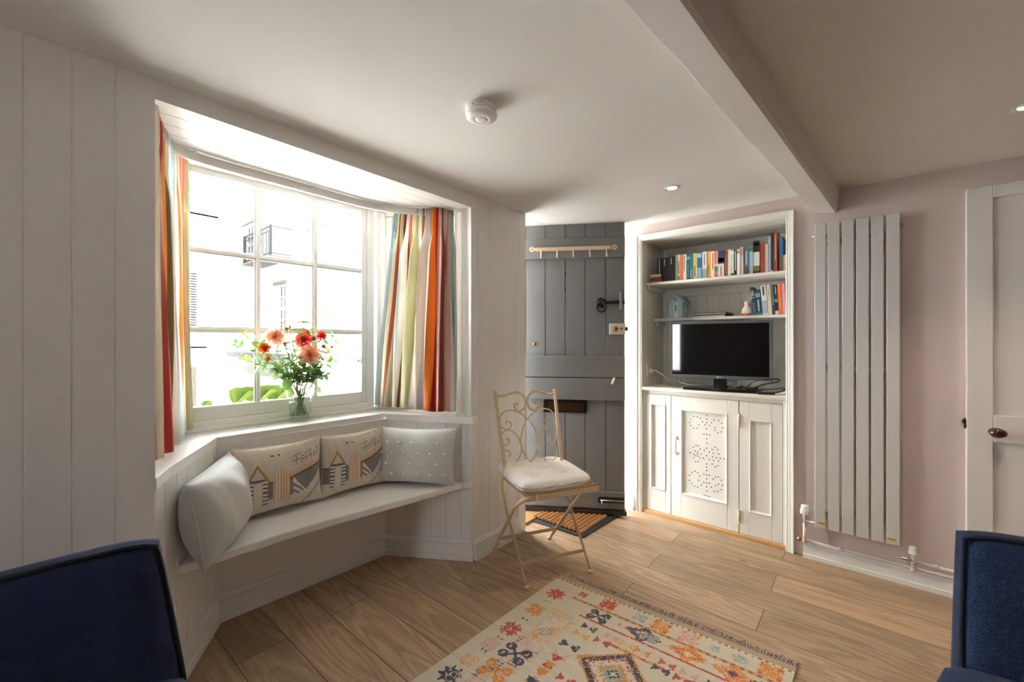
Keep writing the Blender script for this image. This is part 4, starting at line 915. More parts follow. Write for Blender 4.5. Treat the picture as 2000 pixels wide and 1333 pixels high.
b = MB(); b.bar(cl(SU0, SF1, SZ), cl(SU1, SF1, SZ), .026, .005, up=CFd); b.bar(cl(SU0, SF1, SZ), cl(SU0, SF0, SZ), .024, .005, up=CW_); b.bar(cl(SU1, SF1, SZ), cl(SU1, SF0, SZ), .024, .005, up=CW_); b.bar(cl(SU0, SF0, SZ), cl(SU1, SF0, SZ), .024, .005, up=CFd)
b.build('seat_frame', cream_metal, ch, bevel=.001)
for k in range(7):
    f = SF0+.025+k*(SF1-SF0-.04)/6
    b = MB(); b.bar(cl(SU0, f, SZ+.010), cl(SU1, f, SZ+.010), .030, .004, up=UP.cross(CW_)); b.build('seat_slat', cream_metal, ch, bevel=.001)

# tufted cushion on the chair
cot = mat('white_cotton', (.84, .815, .79), .9, bump=.35, bscale=90, sheen=.2)
def pad(sign):
    def fn(u, v):
        x = 2*u-1; y = 2*v-1
        k = .99-.09*(abs(x)*abs(y))**3
        X = x*.222*k+.012; Y = y*.205*k+.012
        t = max(0, (1-x**6)*(1-y**6))**.36*(.034+.010*(1-x*x)*(1-y*y))
        for (a, c) in ((-.45, -.45), (.45, -.45), (0, 0), (-.45, .45), (.45, .45)):
            d2_ = (x-a)**2+(y-c)**2; t -= .017*math.exp(-d2_/.018)+.006*math.exp(-d2_/.09)
        zc = .500+.006*(x*x*y*y)-.006*y
        return cl(X, Y, zc+sign*max(t, .0004)+.0015*math.sin(9*x+4*y)*sign)
    return fn
b = MB(); b.grid(pad(1), 56, 56); b.grid(pad(-1), 56, 56); bmesh.ops.remove_doubles(b.b, verts=b.b.verts, dist=.0012)
cu = b.build('seat_cushion', cot, smooth=True); tag(cu, 'white tufted cotton seat cushion tied on the cream bistro chair', 'cushion')
for (u, f) in ((-.10, -.19), (.085, -.20)):
    b = MB(); pts = [cl(u+.018*math.sin(k*1.3), f-.002+.006*math.cos(k*1.1), .505+.010*math.sin(k*.9)+.002*k) for k in range(9)]; b.tube(smoothpts(pts, 3), .0045, 7); b.build('tie', cot, cu, smooth=True)
b = MB(); b.tube([cl(-.13, .232, .475), cl(-.132, .236, .45), cl(-.135, .234, .425)], .002, 6); b.build('tie', cot, cu)
for (a, c) in ((-.45, -.45), (.45, -.45), (0, 0), (-.45, .45), (.45, .45)):
    MB().ball(cl(a*.222+.012, c*.205+.012, .500+.024), .0045, (1, 1, .5), 8).build('tuft_button', cot, cu, smooth=True)

# ------------------------------------------------------------------ pillows on the window seat
def pillow(c, X, Y, w_, h_, T, m, label, colf=None, nu=70, nv=46, seed=0, group=None, squash=0, tassel=None):
    X = Vector(X).normalized(); Y = Vector(Y).normalized(); N_ = X.cross(Y).normalized(); Y = N_.cross(X); c = Vector(c)
    def fn(sign):
        def f(u, v):
            x = 2*u-1; y = 2*v-1
            X_ = x*w_/2*(1-.07*(1-y*y)**1.0*abs(x)**3); Y_ = y*h_/2*(1-.08*(1-x*x)*abs(y)**3)
            t = T/2*(max(0, (1-abs(x)**2.6)*(1-abs(y)**2.6)))**.55
            t += T*.035*math.sin(7*x+seed+3*y)*(1-x*x)*(1-y*y)+.0035*math.sin(23*x+5*y*y+seed)*abs(x)**2*(1-x**4)*(1-y**4)
            dr = -.012*(1-x*x)*(y < 0)*squash
            return c+X*X_+Y*(Y_+dr)+N_*(sign*max(t, 0))
        return f
    b = MB(); b.grid(fn(1), nu, nv); b.grid(fn(-1), nu, nv)
    cols = None
    if colf:
        cols = []
        for side in (0, 1):
            for i in range(nu):
                for j in range(nv): cols.append(colf((i+.5)/nu, (j+.5)/nv) if side == 0 else colf(-1, -1))
    bmesh.ops.remove_doubles(b.b, verts=[v for v in b.b.verts if v.is_boundary], dist=.0006)
    b.b.faces.ensure_lookup_table()
    o = b.build('throw_pillow', m, smooth=True, fix=colf is None)
    if cols: color_faces(o, cols)
    tag(o, label, 'pillow', group)
    # piped seam
    ring = []
    for k in range(4):
        for i in range(24):
            s = i/24; u, v = ((s, 0), (1, s), (1-s, 1), (0, 1-s))[k]; ring.append(fn(1)(u, v))
    MB().tube(ring, .0028, 6, closed=True).build('seam', m if not colf else mat('calico_piping', 'CFC4B0', .9), o, smooth=True)
    return o
def spot_mat():
    m = mat('pale_grey_linen', (.60, .62, .60), .9, bump=.35, bscale=200, sheen=.3)
    return m
lin_g = spot_mat()
p1d = Vector((-.85, .53, 0)).normalized(); p1n = Vector((.53, .85, 0)).normalized()
o = pillow((-1.958, .520, .600), p1d, Vector((0, 0, 1))-p1n*.18, .455, .315, .19, lin_g, 'plain pale grey pillow standing at the near left end of the window seat', seed=1, nu=60, nv=40, group=None)
# spotted pillow: small white dots as stitched parts
p4d = Vector((.847, .531, 0)).normalized(); p4n = Vector((.531, -.847, 0))
p4c = Vector((-1.935, 1.455, .605)); p4Y = (Vector((0, 0, 1))-p4n*.16).normalized()
o4 = pillow(p4c, p4d, p4Y, .47, .31, .14, lin_g, 'pale grey pillow with small white dots at the far end of the window seat', seed=4, nu=60, nv=40)
N4 = p4d.cross(p4Y).normalized()
if N4.dot(p4n) < 0: N4 = -N4
Y4 = p4Y
dots = MB()
for r_ in range(4):
    for k in range(6):
        x = -.78+.31*k+(.15 if r_ % 2 else 0); y = -.62+.36*r_
        if abs(x) > .9: continue
        t = .14/2*(max(0, (1-abs(x)**2.6)*(1-abs(y)**2.6)))**.55
        p = p4c+p4d*(x*.235)+Y4*(y*.155)+N4*(t+.002)
        dots.ball(p, .0085, (1, 1, 1), 8)
dots.build('white_dots', mat('white_stitch', (.82, .82, .80), .8), o4, smooth=True)
# printed beach-hut pillows
PC = {k: lin(v) for k, v in dict(base='D9D0C0', grey='85827F', sand='DDBE98', line='5A5754', gold='B48E4A', blue='5E6C80', str='E2DBCC', ora='D9A468', white='E4DED2').items()}
def hut_print(shift):
    def f(u, v):
        if u < 0: return PC['base']
        x = (u+shift); y = v
        c = PC['base']
        sea = .50 if x < .30 else .50
        sky_line = .47+(.0 if x < .55 else (x-.55)*.35)
        if y < sky_line and y > .20 and not (x > .72 and y < .20+(x-.72)*1.2): c = PC['grey']
        if x > .52 and sky_line <= y < sky_line+.085: c = PC['sand']
        if abs(y-sky_line) < .012: c = PC['line']
        if .60 < x < .80 and y < .48-(x-.60)*1.5 and y > .20: c = PC['white'] if ((x+y)*22) % 2 < 1 or y > .44-(x-.60)*1.5 else PC['grey']
        if y < .22 and c == PC['grey']: c = PC['base']
        # striped hut 1
        hx = (x-.22)/.105
        if abs(hx) < 1 and .14 < y < .54+.0 and y < .74-abs(hx)*.20-.02:
            c = PC['white'] if (y*34) % 2 < 1.1 else PC['blue']
            if abs(hx) < .45 and y < .50: c = PC['sand'] if abs(hx) > .38 or y > .48 else PC['str']
        if abs(hx) < 1.2 and abs(y-(.72-abs(hx)*.22)) < .028: c = PC['gold']
        hx = (x-.47)/.095
        if abs(hx) < 1 and .14 < y < .66-abs(hx)**2*.16: c = PC['ora'] if (x*62) % 2 < .9 else PC['white']
        # line drawn houses
        if .60 < x < .97:
            yb = .64+(x-.55)*.18; h = .13+.03*math.sin(int(x*20)*2.1)
            if yb < y < yb+h and ((x*34) % 2 < .28 or abs(y-yb-h*.45) < .007 or abs(y-yb-h) < .010): c = PC['line'] if (int(x*90)+int(y*80)) % 4 else PC['base']
        if abs(y-.84) < .012 and (.36 < x < .40 or .44 < x < .47): c = PC['line']
        if x > .72 and y < .36 and abs(((x-.72)*1.1+.02)-y*.9) < .010: c = PC['line']
        return c
    return f
prm = attr_mat('printed_calico', .9, .2, .3, 300)
hp_g = 'printed beach hut pillows'
pillow((-2.112, .808, .612), (0.045, 1, 0), (-.06, 0, 1), .385, .315, .115, prm, 'printed beach hut pillow beside the plain grey pillow, left of its twin', hut_print(0), 130, 90, 2, hp_g)
pillow((-2.10, 1.172, .608), (0.045, 1, 0), (-.05, 0, 1), .355, .315, .110, prm, 'printed beach hut pillow next to the spotted grey pillow, right of its twin', hut_print(.02), 130, 90, 5, hp_g)

# ------------------------------------------------------------------ armchairs
def armchair(loc, rz, label, flare=.026):
    t = thing('armchair', loc, label, 'armchair', rz=rz)
    def pr(o): o.parent = t; return o
    # backrest: crowned top, waisted sides; section thick at the top, built as a lofted body
    nY, nZ = 40, 26
    def half(z): return .365+flare*min(1, (.80-z)/.32)**.8 if z < .80 else .365
    def prof(s, k):
        z = .30+(.5+.0)*s; return z
    b = MB()
    def fn(sign):
        def f(u, v):
            y = 2*u-1; z0 = .30; zt = .806-.010*abs(y)**2-.012*abs(y)**16
            z = z0+(zt-z0)*v; hw_ = half(z)
            ed = (1-abs(y)**14)*1.0; tp = (1-v**10)
            th = (.075*max(0, ed)**.4*max(0, tp)**.4)
            x = -.075+(sign*(th)) - .05*(v)*.6
            if sign > 0: x = -.0+(-.075)*(1-max(0, ed)**.35*max(0, tp)**.35)*.35-.075*v
            else: x = -.16-.02*v+.03*(1-max(0, ed)**.35*max(0, tp)**.35)
            return Vector((x, y*hw_, z))
        return f
    b.grid(fn(1), nY, nZ); b.grid(fn(-1), nY, nZ)
    # side/top bridging
    F, Bk = fn(1), fn(-1)
    edge = [(0, j/nZ) for j in range(nZ+1)]+[(i/nY, 1) for i in range(1, nY+1)]+[(1, 1-j/nZ) for j in range(1, nZ+1)]
    pv = None
    for (u, v) in edge:
        a = F(u, v); c = Bk(u, v); m1 = a.lerp(c, .33)+Vector((0, (u-.5)*.02 if u in (0, 1) else 0, .007 if v > .99 else 0)); m2 = a.lerp(c, .66)+Vector((0, (u-.5)*.02 if u in (0, 1) else 0, .006 if v > .99 else 0))
        q = [b.b.verts.new(p) for p in (a, m1, m2, c)]
        if pv:
            for k in range(3): b.b.faces.new((pv[k], pv[k+1], q[k+1], q[k]))
        pv = q
    bmesh.ops.remove_doubles(b.b, verts=b.b.verts, dist=.0005)
    pr(b.build('backrest', navy, smooth=True))
    pr(MB().tube([F(u, v)+Vector((.003, 0, .003)) for (u, v) in edge], .0055, 8).build('piping', navy_pipe, smooth=True))
    # seat cushion: domed, with rounded border
    b = MB(); SD = .56
    def st(u, v):
        x = 2*u-1; y = 2*v-1
        k = (max(0, (1-abs(x)**9)*(1-abs(y)**9)))**.3
        return Vector((-.08+(SD+.08)*u, y*.432*(1-.03*abs(x)**6), .422+.112*k+.018*(1-x*x)*(1-y*y)))
    g = b.grid(st, 36, 40)
    bd = [(i/36, 0) for i in range(37)]+[(1, j/40) for j in range(1, 41)]+[(1-i/36, 1) for i in range(1, 37)]+[(0, 1-j/40) for j in range(1, 41)]
    pv = None
    for (u, v) in bd:
        a = st(u, v); q = [b.b.verts.new(a), b.b.verts.new(a+Vector((0, 0, -.09)))]
        if pv: b.b.faces.new((pv[0], pv[1], q[1], q[0]))
        pv = q
    bmesh.ops.remove_doubles(b.b, verts=b.b.verts, dist=.0005)
    se = pr(b.build('seat_cushion', navy, smooth=True))
    o = MB().tube([st(u, v)+Vector((0, 0, .0)) for (u, v) in bd[::2]], .005, 7, closed=True).build('cushion_piping', navy_pipe, smooth=True); o.parent = se
    pr(MB().bx(-.13, .54, -.42, .42, .16, .32).build('seat_base', navy, bevel=.02, bseg=3))
    for (x, y) in ((-.09, -.36), (-.09, .36), (.49, -.36), (.49, .36)):
        pr(MB().lathe([(0, .001), (.016, .001), (.024, .16), (0, .16)], c=(x, y, 0), seg=16).build('leg', mat('dark_beech', (.06, .03, .015), .35), smooth=True))
    return t
armchair((-1.125, -.165, 0), 0, 'navy wool armchair in the left foreground with its back to the boarded wall', .046)
armchair((.550, 1.335, 0), R(-90), 'navy wool armchair at the right edge of the picture before the white door', .012)

# ------------------------------------------------------------------ kilim rug
import numpy as np
CS = .005; RUW, RVL = 1.03, 1.70; NU, NV = int(RUW/CS), int(RVL/CS)
rc = {k: np.array(lin(v)) for k, v in dict(cream='D2C8B2', cream2='C4B9A0', tan='B09A78', orange='D58A38', lorange='DDA566', red='BC4A3A', pink='CE9D93', lpink='D9B7A8', dark='4B4A50', mauve='7F6470', teal='8FA6A4', rust='C1623C', brown='8F6A50', grey='9C9A94').items()}
img = np.zeros((NU, NV, 3)); rr = np.random.RandomState(5)
img[:] = rc['cream']
for j in range(NV): img[:, j] = rc['cream']*(1-.07*rr.rand())+(rc['cream2']-rc['cream'])*.45*rr.rand()
def cells(u0, u1, v0, v1):
    for i in range(max(0, int(u0/CS)), min(NU, int(u1/CS)+1)):
        for j in range(max(0, int(v0/CS)), min(NV, int(v1/CS)+1)): yield i, j, (i+.5)*CS, (j+.5)*CS
def put(i, j, c, wear=.12):
    if rr.rand() > wear: img[i, j] = rc[c]*(.88+.24*rr.rand())
def step(x, s=.010): return math.floor(x/s+.5)*s
def diamond(cu_, cv, r, c, rin=0, wear=.12, ru=1):
    for i, j, u, v in cells(cu_-r*ru, cu_+r*ru, cv-r, cv+r):
        d = abs(step(u-cu_))/ru+abs(step(v-cv, .010))
        if rin <= d <= r: put(i, j, c, wear)
def flower(cu_, cv, r, c, c2=None, wear=.15):
    r *= 1.14
    for i, j, u, v in cells(cu_-r, cu_+r, cv-r, cv+r):
        a, b_ = abs(step(u-cu_, .008)), abs(step(v-cv, .008))
        if (a+b_ < r*1.25) and abs(a-b_) < r*.62 and a+b_ > r*.12 and not (abs(a-r*.55) < r*.14 and abs(b_-r*.55) < r*.14): put(i, j, c, wear)
        elif c2 and abs(a-r*.55) < r*.2 and abs(b_-r*.55) < r*.2: put(i, j, c2, wear)
def bow(cu_, cv, r, c, along='u', wear=.08):
    for i, j, u, v in cells(cu_-r, cu_+r, cv-r, cv+r):
        a, b_ = step(u-cu_, .006), step(v-cv, .006)
        if along == 'v': a, b_ = b_, a
        if abs(b_) < abs(a)*.62: put(i, j, c, wear)
def horn(cu_, cv, r, c, wear=.05):
    for i, j, u, v in cells(cu_-r, cu_+r, cv-r, cv+r):
        a, b_ = abs(step(u-cu_, .006)), abs(step(v-cv, .006))
        if abs(a-b_) < .009 and a < r*.75: put(i, j, c, wear)
        if abs(math.hypot(a-r*.68, b_-r*.42)-r*.26) < .0075: put(i, j, c, wear)
def hatch(u0, u1, v0, v1, cs, dens=.6):
    for i, j, u, v in cells(u0, u1, v0, v1):
        edge = min(u-u0, u1-u, .03)/.03
        if rr.rand() < dens and (j % 3 != 0) and (edge > .4 or j % 2): put(i, j, cs[(int(v/.06)+int(u/.04)) % len(cs)], 0)
def line(v_, u0, u1, c, w_=.008, dash=None, c2=None, vertical=False):
    for i, j, u, v in (cells(u0, u1, v_-w_/2, v_+w_/2) if not vertical else cells(v_-w_/2, v_+w_/2, u0, u1)):
        s = v if vertical else u
        if dash and int(s/dash) % 2:
            if c2: put(i, j, c2, .1)
        else: put(i, j, c, .1)
for i, j, u, v in cells(0, RUW, 0, .03): img[i, j] = rc['tan']*(.95+.1*rr.rand())
line(.040, 0, RUW, 'brown', .007, .012, 'cream')
fl_cols = [('red', 'pink'), ('orange', 'grey'), ('red', 'rust'), ('pink', 'tan'), ('lorange', 'pink'), ('dark', 'pink'), ('orange', 'red'), ('teal', 'dark'), ('pink', 'red'), ('dark', 'orange')]
lv = [.165, .325, .495, .62, .735, .830, .98, 1.13, 1.28, 1.43, 1.58]
for k, v in enumerate(lv): flower(.080, v, .042 if k not in (3, 4) else .036, fl_cols[k % 10][0], fl_cols[k % 10][1], wear=.2 if k not in (3, 4) else .5)
for v, c in ((.24, 'teal'), (.41, 'dark'), (.66, 'dark'), (.57, 'red')): bow(.085, v, .014, c, wear=.3)
tu = [(.181, 'rust', .022), (.311, 'red', .038), (.461, 'teal', .030), (.556, 'orange', .044), (.669, 'pink', .044), (.772, 'teal', .018), (.86, 'teal', .024), (.962, 'orange', .042)]
for u, c, r in tu: flower(u, .088, r, c, 'orange' if c != 'orange' else 'rust', wear=.25 if c in ('teal', 'pink') else .12)
line(.138, .15, RUW, 'brown', .009, .015, 'orange')
# second band: ram horn, dark diamond, orange diamonds
horn(.318, .190, .044, 'dark')
for cu_, cols in ((.52, ('dark', 'mauve', 'cream', 'red')), (.70, ('orange', 'rust', 'lorange', 'cream')), (.86, ('orange', 'pink', 'rust', 'dark')), (.99, ('dark', 'mauve', 'orange', 'cream'))):
    diamond(cu_, .187, .046, cols[0], ru=1.7); diamond(cu_, .187, .030, cols[1], ru=1.7, wear=.3); diamond(cu_, .187, .020, cols[2], ru=1.5); diamond(cu_, .187, .011, cols[3], ru=1.5)
horn(.545, .187, .030, 'grey', .1); bow(.43, .185, .02, 'rust', 'u', .3)
line(.237, .25, RUW, 'red', .005); line(.252, .27, RUW, 'lpink', .004)
# left inner column
hatch(.135, .265, .26, .50, ['lorange', 'pink', 'lpink', 'orange'], .62)
hatch(.135, .255, .50, .86, ['pink', 'lpink', 'pink', 'mauve'], .72)
horn(.190, .60, .058, 'dark'); horn(.192, .715, .056, 'orange'); diamond(.19, .36, .03, 'cream', .02); diamond(.2, .42, .03, 'grey', .018, .4)
hatch(.135, .255, .86, 1.2, ['orange', 'rust', 'lorange'], .6); horn(.19, .95, .05, 'dark'); horn(.19, 1.07, .05, 'teal'); hatch(.135, .255, 1.2, 1.6, ['pink', 'lpink', 'mauve'], .6)
for v, c, r in ((.285, 'dark', .030), (.345, 'lorange', .034), (.43, 'dark', .038), (.50, 'pink', .03), (.545, 'red', .036), (.585, 'orange', .03), (.64, 'orange', .042), (.70, 'dark', .04), (.78, 'red', .036), (.86, 'teal', .034), (.94, 'orange', .036), (1.02, 'dark', .036), (1.12, 'red', .036), (1.22, 'orange', .036)):
    bow(.325, v, r, c, 'v' if v > .5 else 'u')
for u, v, c in ((.43, .28, 'pink'), (.50, .285, 'lorange'), (.56, .283, 'orange'), (.66, .29, 'rust'), (.74, .292, 'pink'), (.83, .29, 'dark'), (.92, .29, 'orange')): bow(u, v, .026, c)
line(.322, .42, .66, 'orange', .010, .03, 'rust'); line(.322, .72, .98, 'pink', .008, .03, 'rust')
for cu_ in (.53, .85):
    for cv in (.46, .79, 1.12, 1.45):
        for r, c in ((.145, 'orange'), (.132, 'dark'), (.105, 'pink'), (.088, 'cream'), (.060, 'orange'), (.045, 'teal'), (.028, 'dark'), (.014, 'cream')): diamond(cu_, cv, r, c, wear=.14, ru=1.05)
        for s in (-1, 1):
            for q in (-1, 1): bow(cu_+s*.12, cv+q*.13, .03, ('red', 'orange', 'dark', 'teal')[(s+q*2+3) % 4])
RO = Vector((-1.2215, 1.868, 0))
def rug_pt(u, v, z): return RO+Vector((u-.040*v, .045*u-v, z+.0006*math.sin(9*u+2)*math.sin(7*v)))
b = MB(); nu_, nv_ = NU, NV
b.grid(lambda a, c: rug_pt(a*RUW, c*RVL, .0085), nu_, nv_)
cols = [tuple(img[i, j]) for i in range(NU) for j in range(NV)]
rug = b.build('kilim_rug', attr_mat('kilim_wool', .95, .15, .7, 700), fix=False); color_faces(rug, cols)
tag(rug, 'faded patterned kilim rug in cream, orange and pink on the oak floor', 'rug')
MB().prism([tuple(rug_pt(*p, 0))[:2] for p in ((0, 0), (RUW, 0), (RUW, RVL), (0, RVL))], .0, .004).build('rug_backing', mat('rug_backing', 'B5A88E', .95), rug)
fr = MB()
for k in range(330):
    u = RUW*k/329; a = rug_pt(u, 0, 0); L_ = .034+.02*random.random(); dx = random.uniform(-.014, .014); h = .008
    pts = [a+Vector((0, -.004, h)), a+Vector((dx*.5, L_*.45, h+.003*random.random())), a+Vector((dx+random.uniform(-.006, .006), L_*random.uniform(.6, 1), .003))]
    fr.tube(pts, [.0016, .0014, .0009], 4)
f = fr.build('fringe', [mat('fringe_wool', 'B8AAA4', .95), mat('fringe_dark', '5A4C46', .95)], rug); f['kind'] = 'stuff'
nf = len(f.data.polygons)//330
for p_ in f.data.polygons: p_.material_index = 1 if (p_.index//nf) % 3 == 1 else 0

# ------------------------------------------------------------------ vase and flowers
VC = Vector((-2.325, .99, .82))
def thin_glass(nm, ior, tint):
    m = bpy.data.materials.new(nm); m.use_nodes = True; n = m.node_tree; n.nodes.remove(n.nodes['Principled BSDF'])
    t = n.nodes.new('ShaderNodeBsdfTransparent'); t.inputs[0].default_value = tint; g = n.nodes.new('ShaderNodeBsdfGlossy'); g.inputs['Roughness'].default_value = .03
    x = n.nodes.new('ShaderNodeMixShader'); lw = n.nodes.new('ShaderNodeLayerWeight'); pw = n.nodes.new('ShaderNodeMath'); pw.operation = 'POWER'; pw.inputs[1].default_value = 4; n.links.new(lw.outputs['Facing'], pw.inputs[0]); f = n.nodes.new('ShaderNodeMapRange'); f.inputs['To Min'].default_value = .02*ior; f.inputs['To Max'].default_value = 1.2*(ior-.9); n.links.new(pw.outputs[0], f.inputs[0])
    n.links.new(f.outputs[0], x.inputs[0]); n.links.new(t.outputs[0], x.inputs[1]); n.links.new(g.outputs[0], x.inputs[2]); n.links.new(x.outputs[0], n.nodes['Material Output'].inputs[0]); return m
clear = thin_glass('clear_glass', 1.4, (.975, .99, .98, 1)); watr = thin_glass('water', 1.1, (.985, .995, .99, 1))
vs = thing('glass_vase', tuple(VC), 'clear flared glass vase of flowers standing on the window sill', 'vase')
prof = [(0, .0), (.045, .0), (.050, .004), (.052, .02), (.056, .08), (.064, .14), (.074, .188), (.0725, .19), (.0705, .188), (.061, .14), (.053, .08), (.0485, .03), (.044, .018), (0, .016)]
MB().lathe(prof, c=VC, seg=40).build('glass_body', clear, vs, smooth=True)
MB().lathe([(0, .0175), (.0435, .0195), (.048, .031), (.0525, .08), (.0560, .105), (0, .105)], c=VC, seg=40).build('water', watr, vs, smooth=True)
stem_m = mat('green_stem', '8AA060', .6, var=.2, vscale=40); stem_b = mat('brown_stem', '6E5A40', .6)
leaf_ms = [mat('leaf_green', '6E9A52', .5, var=.2, vscale=60), mat('leaf_light', '8FB04E', .5, var=.2, vscale=60), mat('leaf_grey', '96B08C', .55, var=.15, vscale=60)]
def leaf_mesh(b, base, d, L_, w_, up=None, fold=.25, droop=.2):
    d = Vector(d).normalized(); upv = Vector(up) if up else Vector((random.uniform(-.4, .4), random.uniform(-.4, .4), 1))
    s = d.cross(upv); s = s.normalized() if s.length > .01 else Vector((1, 0, 0)); n_ = s.cross(d).normalized()
    def fn(u, v):
        x = 2*v-1; wd = w_/2*(math.sin(math.pi*min(1, u**.75*.98+.01)))**.8
        return Vector(base)+d*(L_*u)+s*(x*wd)+n_*(abs(x)*wd*fold-droop*L_*u*u)
    b.grid(fn, 7, 4)
def rose(b, c, ax, r, n=3, ruffle=.15, openn=1.0, dense=1):
    ax = Vector(ax).normalized(); s = ax.cross(Vector((0, 0, 1))); s = s.normalized() if s.length > .05 else Vector((1, 0, 0)); t = ax.cross(s)
    rings = [(.16, 3, .55, .9), (.34, 4, .62, .75), (.55, 5, .62, .5), (.78, 6, .55, .22), (1.0, 7, .42, -.05)][5-n if n < 5 else 0:]
    rings = [(.16, 3, .55, .9), (.34, 4, .62, .75), (.55, 5, .62, .5), (.78, 6, .55, .22), (1.0, 7, .42, -.05)][:n]
    for q, (rad_, m_, ht, cup) in enumerate(rings):
        for k in range(m_*dense):
            a0 = 2*math.pi*(k+.37*q)/(m_*dense)+random.uniform(-.1, .1); wdt = 2*math.pi/m_*1.15
            def fn(u, v):
                a = a0+(v-.5)*wdt*(.45+.55*u**.6)
                rr_ = r*(.08+rad_*openn*(u**(.55+.6*max(cup, 0)))*(1+ruffle*math.sin(v*9+k*2)*u*.5))
                h = r*(-.45+ht*1.35*u**(1.1)*(.6+.5*cup)+.25*cup*u-.18*(1-cup)*u**3)+r*ruffle*.5*math.sin(v*11+k)*u*u
                return Vector(c)+s*(rr_*math.cos(a))+t*(rr_*math.sin(a))+ax*h
            b.grid(fn, 6, 8)
def stemto(root, tip, name='stem', m=None, r=.0016, bend=.02, seed=0):
    rnd = random.Random(seed); a = rnd.uniform(0, 6.28)
    ent = VC+Vector((.030*math.cos(a), .030*math.sin(a), .17)); bt_ = VC+Vector((-.026*math.cos(a), -.026*math.sin(a), .026))
    tip = Vector(tip); mid = ent.lerp(tip, .5)+Vector((0, 0, bend))
    d = (tip-VC); ent = VC+Vector((max(-.054, min(.054, d.x*.25+rnd.uniform(-.02, .02))), max(-.054, min(.054, d.y*.28+rnd.uniform(-.02, .02))), .185)); mid = ent.lerp(tip, .5)+Vector((rnd.uniform(-.01, .01), rnd.uniform(-.01, .01), bend))
    bt_ = VC+Vector((max(-.036, min(.036, -(ent.x-VC.x)*.5+rnd.uniform(-.026, .026))), max(-.036, min(.036, -(ent.y-VC.y)*.5+rnd.uniform(-.026, .026))), .027))
    pts = smoothpts([bt_, ent, mid, tip], 6)
    MB().tube(pts, r, 6).build(name, m or stem_m, root, smooth=True); return pts
def fpos(px, py, x=-2.31): return at(px, py, 'x', x)
def translucent(m, col, f=.5):
    n = m.node_tree; b = n.nodes['Principled BSDF']; tr = n.nodes.new('ShaderNodeBsdfTranslucent'); tr.inputs[0].default_value = (*(lin(col) if isinstance(col, str) else col), 1)
    x = n.nodes.new('ShaderNodeMixShader'); x.inputs[0].default_value = f
    n.links.new(b.outputs[0], x.inputs[1]); n.links.new(tr.outputs[0], x.inputs[2]); n.links.new(x.outputs[0], n.nodes['Material Output'].inputs[0]); return m
def petal_mat(n_, c):
    return MATS[n_] if n_ in MATS else translucent(mat(n_, c, .6, var=.12, vscale=60), c, .38)
for m_, c_ in zip(leaf_ms, ('86B45C', 'A4C45A', '98B688')): translucent(m_, c_, .32)
blooms = [
 (517, 682, -2.27, 'poppy', .034, 'E8701A', 'bright orange poppy on the left of the bouquet', 'flower', 3, .35),
 (523, 702, -2.26, 'poppy', .024, 'F09020', 'smaller drooping orange poppy just under the bright orange one', 'flower', 2, .4),
 (497, 672, -2.33, 'ranunculus', .018, 'E8935A', 'small pale orange bloom at the far left behind the orange poppy', 'flower', 3, .1),
 (537, 658, -2.29, 'rose', .037, 'F6C6B0', 'peach rose in the upper left of the bouquet', 'flower', 5, .2),
 (592, 664, -2.30, 'rose', .033, 'E25A4C', 'coral red rose in the middle of the bouquet', 'flower', 5, .12),
 (604, 692, -2.24, 'rose', .040, 'F7C0A4', 'large ruffled peach rose at the front of the bouquet', 'flower', 5, .28),
 (628, 657, -2.33, 'rose', .026, 'DE5648', 'coral red flower at the upper right of the bouquet', 'flower', 4, .25),
 (613, 662, -2.29, 'rosebud', .020, 'DDA594', 'small blush rose between the two coral red ones', 'flower', 4, .15),
 (632, 678, -2.27, 'rosebud', .020, 'DD9E98', 'blush pink bud right of the large peach rose', 'flower', 3, .1),
 (648, 679, -2.31, 'rosebud', .014, 'D08A88', 'tiny pink bud at the right end of the row of blooms', 'flower', 3, .1),
 (560, 644, -2.31, 'rosebud', .018, 'D9AE98', 'pale cream bud above the upper left peach rose', 'flower', 3, .1),
 (566, 640, -2.33, 'rosebud', .014, 'D8B8A4', 'thin cream bud standing at the top of the bouquet', 'flower', 3, .1),
 (600, 651, -2.33, 'carnation', .018, 'E2A860', 'pale apricot bloom below the green umbel', 'flower', 4, .3),
 (549, 646, -2.34, 'rosebud', .016, 'DDAA98', 'faint pink bud left of the cream buds', 'flower', 3, .1),
 (556, 673, -2.27, 'rosebud', .016, 'E0A898', 'blush bud low in the middle left of the bouquet', 'flower', 3, .1)]
for k, (px, py, x, nm, r, c, lab, cat, n_, ruf) in enumerate(blooms):
    p = fpos(px, py, x); r *= 1.22; t = thing(nm, tuple(VC+Vector((0, 0, .02))), lab, cat, 'cut flowers in the vase')
    pts = stemto(t, p-Vector((0, 0, r*.4)), seed=k)
    ax = (EYE-p).normalized()*1.0+Vector((random.uniform(-.2, .2), random.uniform(-.2, .2), .30))
    b = MB(); rose(b, p, ax, r, n_, ruf, 1.0 if nm != 'rosebud' else .75); b.build('petals', petal_mat('petal_'+c, c), t, smooth=True)
    b = MB(); axn = ax.normalized(); b.ball(p-axn*r*.5, r*.32, (1, 1, 1), 8); b.build('calyx', stem_m, t, smooth=True)
    b = MB()
    for q in range(8):
        i = random.randint(int(len(pts)*.42), len(pts)-3); a = random.uniform(0, 6.28)
        leaf_mesh(b, pts[i], (math.cos(a)*.6, math.sin(a), random.uniform(-.1, .6)), random.uniform(.03, .052), random.uniform(.018, .03))
    b.build('leaves', leaf_ms[k % 2], t, smooth=True)
